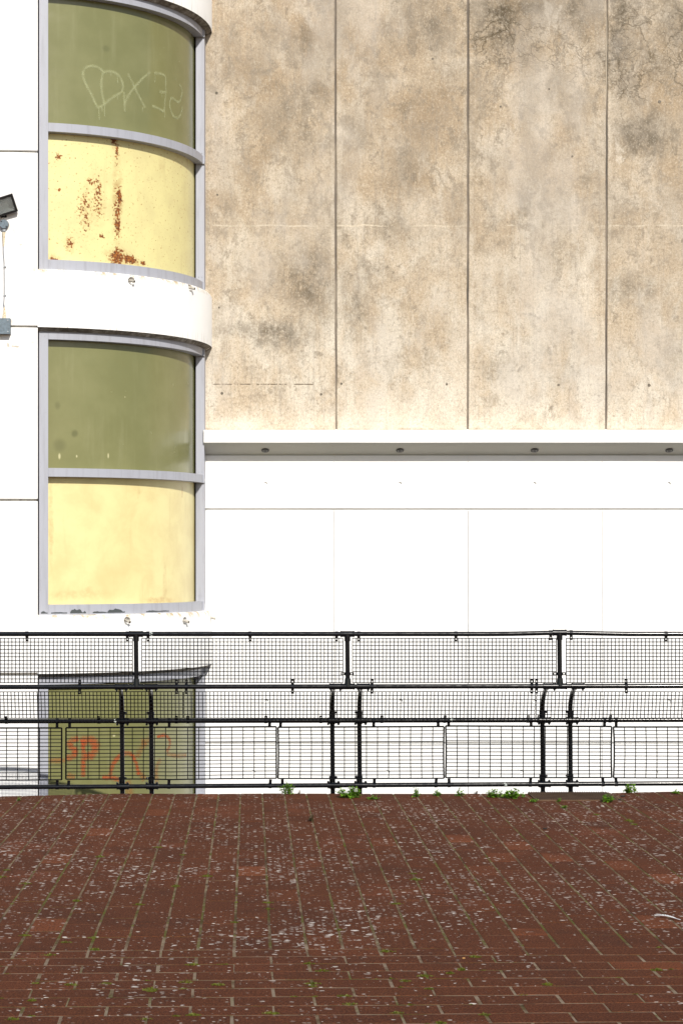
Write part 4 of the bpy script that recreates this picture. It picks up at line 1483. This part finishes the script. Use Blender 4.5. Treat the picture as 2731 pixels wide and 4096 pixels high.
# lower meshes: long cells, thick rim
YM = YB - .034
for i, (a, b, bl, br, tl, tr) in enumerate(((-280, 248, 3121, 3119, 2912, 2912), (265, 1105, 3117, 3113, 2911, 2907), (1112, 1774, 3114, 3113, 2909, 2906), (1781, 2444, 3110, 3110, 2904, 2906), (2451, 3140, 3111, 3111, 2908, 2908))):
    xa, xb = px_x(a, YM), px_x(b, YM)
    z = lambda y: px_z(y, YM)
    n = round((xb - xa) / (44.1 / F * YM))
    mesh_panel((xa, YM, z(bl)), (xb, YM, z(br)), (xa, YM, z(tl)), (xb, YM, z(tr)), n, 14, .0047, frame=.0090, bow=(0, 0, 0.004, 0.006, 0.009)[i], bend=((.53, -.008, .10) if i == 1 else None), sag=0.002)

# scuffs of pale primer on the rails
sc = MB()
for (v, yv, kd) in ((606, YR, 1), (463, YB, 3), (1806, YB, 3), (2019, YB, 4), (2190, YB, 3)):
    x = px_x(v, yv)
    for q in range(6):
        xx = x + random.uniform(-.012, .012)
        an = random.uniform(-.6, .9)
        c = Vector((xx, yv - (RR + .0012) * math.cos(an), rz(kd, xx) + (RR + .0012) * math.sin(an)))
        t = Vector((0, math.sin(an), math.cos(an)))
        w_ = random.uniform(.003, .009)
        sc.add([c + Vector((-w_, 0, 0)) - t * w_ * .7, c + Vector((w_, 0, 0)) - t * w_, c + Vector((w_ * .8, 0, 0)) + t * w_, c + Vector((-w_, 0, 0)) + t * w_ * .6], [(0, 1, 2, 3)])
sc.build("paint_scuff", M_scuff, rail)

# ------------------------------------------------------------------ ribbed cover plate at the right posts
plate = thing("ribbed_plate", "brown ribbed cover plate on the paving edge beside the right posts", "plate")
pa, pb = EDGE - 0.02, 20.05
mb = MB()
xl0, xr0 = px_x(2108, EDGE), px_x(2432, EDGE)
zp = 0.016
xs_ = warpz(2.6, 20.4)
vs = [(xl0, pb, xs_ + zp - .006), (xr0, pb, xs_ + zp - .006), (xr0, pa, xs_ + zp), (xl0, pa, xs_ + zp)]
mb.add(vs + [(a, b, c - .045) for a, b, c in vs], [(0, 1, 2, 3), (0, 4, 5, 1), (1, 5, 6, 2), (2, 6, 7, 3), (3, 7, 4, 0)])
mb.build("base_sheet", M_rubber, plate)
n = 34
for i in range(n):
    xa = xl0 + 0.012 + (xr0 - xl0 - 0.05) * i / (n - 1)
    mb = MB()
    w_ = .0075
    dx = .018
    mb.add([(xa - w_ + dx, pb + .004, xs_ + zp - .0065), (xa + w_ + dx, pb + .004, xs_ + zp - .0065), (xa + w_, pa - .004, xs_ + zp - .001), (xa - w_, pa - .004, xs_ + zp - .001),
            (xa - w_ * .5 + dx, pb + .006, xs_ + zp + .002), (xa + w_ * .5 + dx, pb + .006, xs_ + zp + .002), (xa + w_ * .5, pa - .006, xs_ + zp + .008), (xa - w_ * .5, pa - .006, xs_ + zp + .008)],
           [(4, 5, 6, 7), (0, 1, 5, 4), (1, 2, 6, 5), (2, 3, 7, 6), (3, 0, 4, 7)])
    mb.build("rib", M_rubber, plate)

# ------------------------------------------------------------------ weeds on the edge


def leaf(mb, base, d, L, w, droop):
    d = d.normalized()
    side = d.cross(Vector((0, 0, 1)))
    if side.length < .05:
        side = Vector((1, 0, 0))
    side.normalize()
    up = side.cross(d)
    p0 = base
    p1 = base + d * L * .5 + up * L * .06
    p2 = base + d * L - Vector((0, 0, droop * L))
    l, r = p1 + side * w / 2 + up * w * .15, p1 - side * w / 2 + up * w * .15
    l2, r2 = base.lerp(p2, .78) + side * w * .3 + up * w * .1, base.lerp(p2, .78) - side * w * .3 + up * w * .1
    mid = base.lerp(p2, .78) - up * w * .02
    mb.add([p0, r, p1, l, r2, mid, l2, p2], [(0, 1, 2), (0, 2, 3), (1, 4, 5, 2), (2, 5, 6, 3), (4, 7, 5), (5, 7, 6)])


def weed(x0, x1, ytop, ybase, nst, lsz, label, mat=None, name="weed", stemmat=None, depth=None, dens=1.0):
    d = min(EDGE - 0.04, F * H / (ybase - YV)) if depth is None else depth
    t = thing(name, label, "weed", "weeds rooted along the paving edge")
    xa, xb = px_x(x0, d), px_x(x1, d)
    cx, hw = (xa + xb) / 2, (xb - xa) / 2
    zg = warpz(cx, d) - 0.004
    ht = max(0.02, (px_z(ytop, d) - zg) * 0.90)
    lf, st = MB(), MB()
    for i in range(nst):
        bx = cx + hw * 0.55 * random.uniform(-1, 1)
        by = d + random.uniform(-.04, .03)
        tx = bx + hw * random.uniform(-.55, .55) + (bx - cx) * .4
        hh = ht * random.uniform(.35, 1.0) * (1.0 - 0.35 * abs(tx - cx) / max(hw, .01)) if i else ht
        if i == 0:
            tx = cx + hw * random.uniform(-.3, .4)
        P = [Vector((bx, by, zg)), Vector((bx + (tx - bx) * .35, by - .01, zg + hh * .5)), Vector((tx, by - .02 - random.uniform(0, .05), zg + hh))]
        st.tube(P, [.0028, .0022, .0012], 5)
        nl = max(5, int(dens * 6 + hh / lsz * 3.0))
        for q in range(nl):
            tt = (q + 1) / nl
            c_ = P[0].lerp(P[1], tt * 2) if tt < .5 else P[1].lerp(P[2], tt * 2 - 1)
            an = random.uniform(0, 2 * math.pi)
            dd = Vector((math.cos(an), math.sin(an) * .8, random.uniform(-.1, .8)))
            s = lsz * random.uniform(.45, 1.0) * (1.1 - .35 * tt)
            leaf(lf, c_, dd, s * 1.25, s * .85, random.uniform(-.05, .3))
    lf.build("leaves", mat or M_leaf, t)
    st.build("stem", stemmat or M_stem, t)
    return t


weed(1115, 1180, 3118, 3176, 16, .034, "tall-tipped green weed left of the middle railing posts")
weed(1350, 1448, 3136, 3190, 22, .046, "broad-leaved green weed at the foot of the middle railing posts", dens=1.2)
weed(1468, 1518, 3176, 3197, 14, .026, "low flat green weed just right of the middle posts")
weed(1640, 1682, 3147, 3186, 9, .032, "small upright green weed under the end of a lower mesh panel")
weed(1728, 1765, 3155, 3181, 11, .028, "small round green weed below the second mesh joint")
weed(1818, 1855, 3148, 3183, 8, .036, "spiky little weed left of the widest weed patch")
weed(1938, 2015, 3148, 3188, 22, .034, "left half of the widest weed patch on the paving edge")
weed(2000, 2086, 3146, 3192, 22, .044, "right half of the widest weed patch, with larger leaves", dens=1.2)
weed(2085, 2103, 3176, 3188, 4, .024, "tiny sprig at the left corner of the ribbed plate")
weed(2114, 2152, 3192, 3207, 10, .026, "flat weed in front of the ribbed plate's left end")
weed(2222, 2246, 3188, 3205, 5, .024, "tiny weed in front of the ribbed plate's middle")
weed(2240, 2265, 3217, 3232, 5, .030, "four-leaved seedling out on the bricks before the ribbed plate")
weed(2404, 2454, 3172, 3209, 12, .042, "feathery bright weed at the ribbed plate's right end")
weed(2489, 2553, 3127, 3172, 16, .036, "tall bushy weed right of the ribbed plate")
weed(2684, 2722, 3157, 3181, 9, .030, "small weed at the far right of the paving edge")
weed(1237, 1257, 3252, 3284, 4, .030, "lone dark brown-green sprig on the open brickwork", M_leaf_dark, stemmat=M_dry)
weed(1186, 1206, 3156, 3174, 3, .018, "dry brown stalk beside the tall-tipped weed", M_dry, stemmat=M_dry)
weed(1893, 1920, 3160, 3175, 5, .016, "dry brown tuft between two green weeds", M_dry, stemmat=M_dry)
weed(66, 88, 3180, 3192, 4, .018, "tiny green sprig at the far left of the paving edge")

# ------------------------------------------------------------------ moss in the joints
ms = MB()


def tuft(x, y, w, h, n):
    z = warpz(x, y) - 0.004
    for _ in range(n):
        a = random.uniform(0, 2 * math.pi)
        rr = w * math.sqrt(random.random())
        bx, by = x + math.cos(a) * rr, y + math.sin(a) * rr * 0.55
        hh = h * random.uniform(.5, 1.1) * (1.15 - rr / w * .7)
        l = random.uniform(.004, .007)
        an = random.uniform(0, math.pi)
        dx, dy = math.cos(an) * l, math.sin(an) * l
        tx, ty = random.uniform(-.008, .008), random.uniform(-.008, .008)
        ms.add([(bx - dx, by - dy, z), (bx + dx, by + dy, z), (bx + tx + dx * .4, by + ty + dy * .4, z + hh), (bx + tx - dx * .4, by + ty - dy * .4, z + hh)], [(0, 1, 2, 3)])


def on_ground(x, y):
    d = F * H / (y - YV)
    return px_x(x, d), d


named = [(375, 3428), (100, 3535), (10, 3508), (735, 3420), (700, 3545), (305, 3605), (835, 3505), (560, 3620), (1090, 3610), (1075, 3635), (370, 3752), (200, 3820), (385, 3800), (95, 3742), (150, 3935), (285, 3940), (605, 3965), (600, 3960), (770, 3860), (1250, 3945), (1250, 3935), (1240, 3855), (430, 3935), (1080, 4053), (775, 4060), (580, 4078), (55, 4080), (710, 4065), (130, 4005), (1800, 3895), (1720, 3955), (1940, 4058), (1760, 4090), (1590, 4050), (1545, 3808), (1845, 3880), (2190, 3940), (1700, 3905), (2510, 3285), (2530, 3290), (2360, 3260), (2560, 3300), (1620, 3925), (1380, 3983), (2630, 3880), (1660, 3520), (1645, 3495), (1580, 3615), (1330, 3720), (915, 3690), (640, 3390), (1290, 3885), (870, 3940), (265, 3770), (740, 3930), (1900, 3830), (1400, 4015), (60, 3480)]
for (x, y) in named:
    X, d = on_ground(x, y)
    # snap to the nearest lengthwise joint in the upper field
    if d > Y_ROW:
        X = 0.126 + round((X - 0.126) / U) * U
    tuft(X + random.uniform(-.006, .006), d, random.uniform(.024, .050), random.uniform(.012, .020), 80)
for _ in range(420):
    n = random.randint(-16, 24)
    X = 0.126 + n * U
    y = random.uniform(12.5, 20.6)
    if not in_view(X, y, 0):
        continue
    if mnoise.noise(Vector((X * .9, y * .5, 4))) < -0.05:
        continue
    tuft(X + random.uniform(-.004, .004), y, random.uniform(.008, .022), random.uniform(.005, .010), 22)
for _ in range(28):
    r_i = random.randint(0, 9)
    y = Y_LOW - r_i * 0.2215
    X = random.uniform(px_x(0, y), px_x(2731, y))
    tuft(X, sheary(X, y), random.uniform(.012, .03), random.uniform(.006, .012), 34)
ms.build("moss", M_moss, kind="stuff", label="small green moss tufts growing in the brick joints")

# ------------------------------------------------------------------ small litter


def pebble(name, label, x, y, r, mat, cat="pebble", squash=.55):
    X, d = on_ground(x, y)
    mb = MB()
    rings, n = 5, 9
    o = Vector((X, d, warpz(X, d) + r * squash * .7))
    vs = [o + Vector((0, 0, -r * squash))]
    for i in range(1, rings):
        t = math.pi * i / rings
        for k in range(n):
            a = 2 * math.pi * k / n
            q = Vector((math.sin(t) * math.cos(a), math.sin(t) * math.sin(a), -math.cos(t)))
            s = r * (1 + .28 * mnoise.noise(q * 1.6 + Vector((x, y, 0))))
            vs.append(o + Vector((q.x * s * 1.3, q.y * s, q.z * s * squash)))
    vs.append(o + Vector((0, 0, r * squash)))
    fs = [(0, 1 + (k + 1) % n, 1 + k) for k in range(n)]
    for i in range(rings - 2):
        for k in range(n):
            a, b = 1 + i * n + k, 1 + i * n + (k + 1) % n
            fs.append((a, b, b + n, a + n))
    last = 1 + (rings - 2) * n
    fs += [(last + k, last + (k + 1) % n, len(vs) - 1) for k in range(n)]
    mb.add(vs, fs)
    mb.build(name, mat, smooth=True, label=label, category=cat)


pebble("pebble", "pale pebble on the bricks before the feathery weed", 2408, 3229, .014, M_stone)
pebble("pebble", "small ochre pebble near the front courses", 1853, 3836, .0085, M_ochre)
pebble("debris_clump", "dark clump of dirt right of the ribbed plate", 2490, 3190, .022, M_debris, "debris", .4)
pebble("debris_clump", "smaller dark clump touching the ribbed plate's corner", 2476, 3204, .016, M_debris, "debris", .5)
pebble("debris_clump", "dark clump alone on the lichened bricks", 2178, 3317, .016, M_debris, "debris", .5)
pebble("pebble", "white chip on the bricks before the ribbed plate", 2208, 3219, .008, M_stone)

fe = thing("feather", "white feather lying on the bricks at the right", "feather")
X, d = on_ground(2665, 3676)
zf = warpz(X, d) + .006
A, B = Vector((px_x(2630, d) - .002, d + .08, zf + .003)), Vector((px_x(2702, d), d - .05, zf))
mb = MB()
mb.tube([A, A.lerp(B, .5) + Vector((0, 0, .008)), B + (B - A) * .12], [.0008, .0016, .0020], 6)
mb.build("quill", M_feather, fe)
mb = MB()
n = 22
ax = (B - A).normalized()
sd_ = ax.cross(Vector((0, 0, 1)))
for i in range(n):
    t = i / n
    c = A.lerp(B, t) + Vector((0, 0, .008 * math.sin(math.pi * t)))
    for s in (-1, 1):
        w_ = .020 * math.sin(math.pi * (.1 + .85 * t)) * random.uniform(.8, 1.15)
        e = c - ax * .012 + sd_ * s * w_ + Vector((0, 0, .004))
        mb.add([c, c + ax * .0075, e + ax * .006, e], [(0, 1, 2, 3)])
mb.build("vane", M_feather, fe)
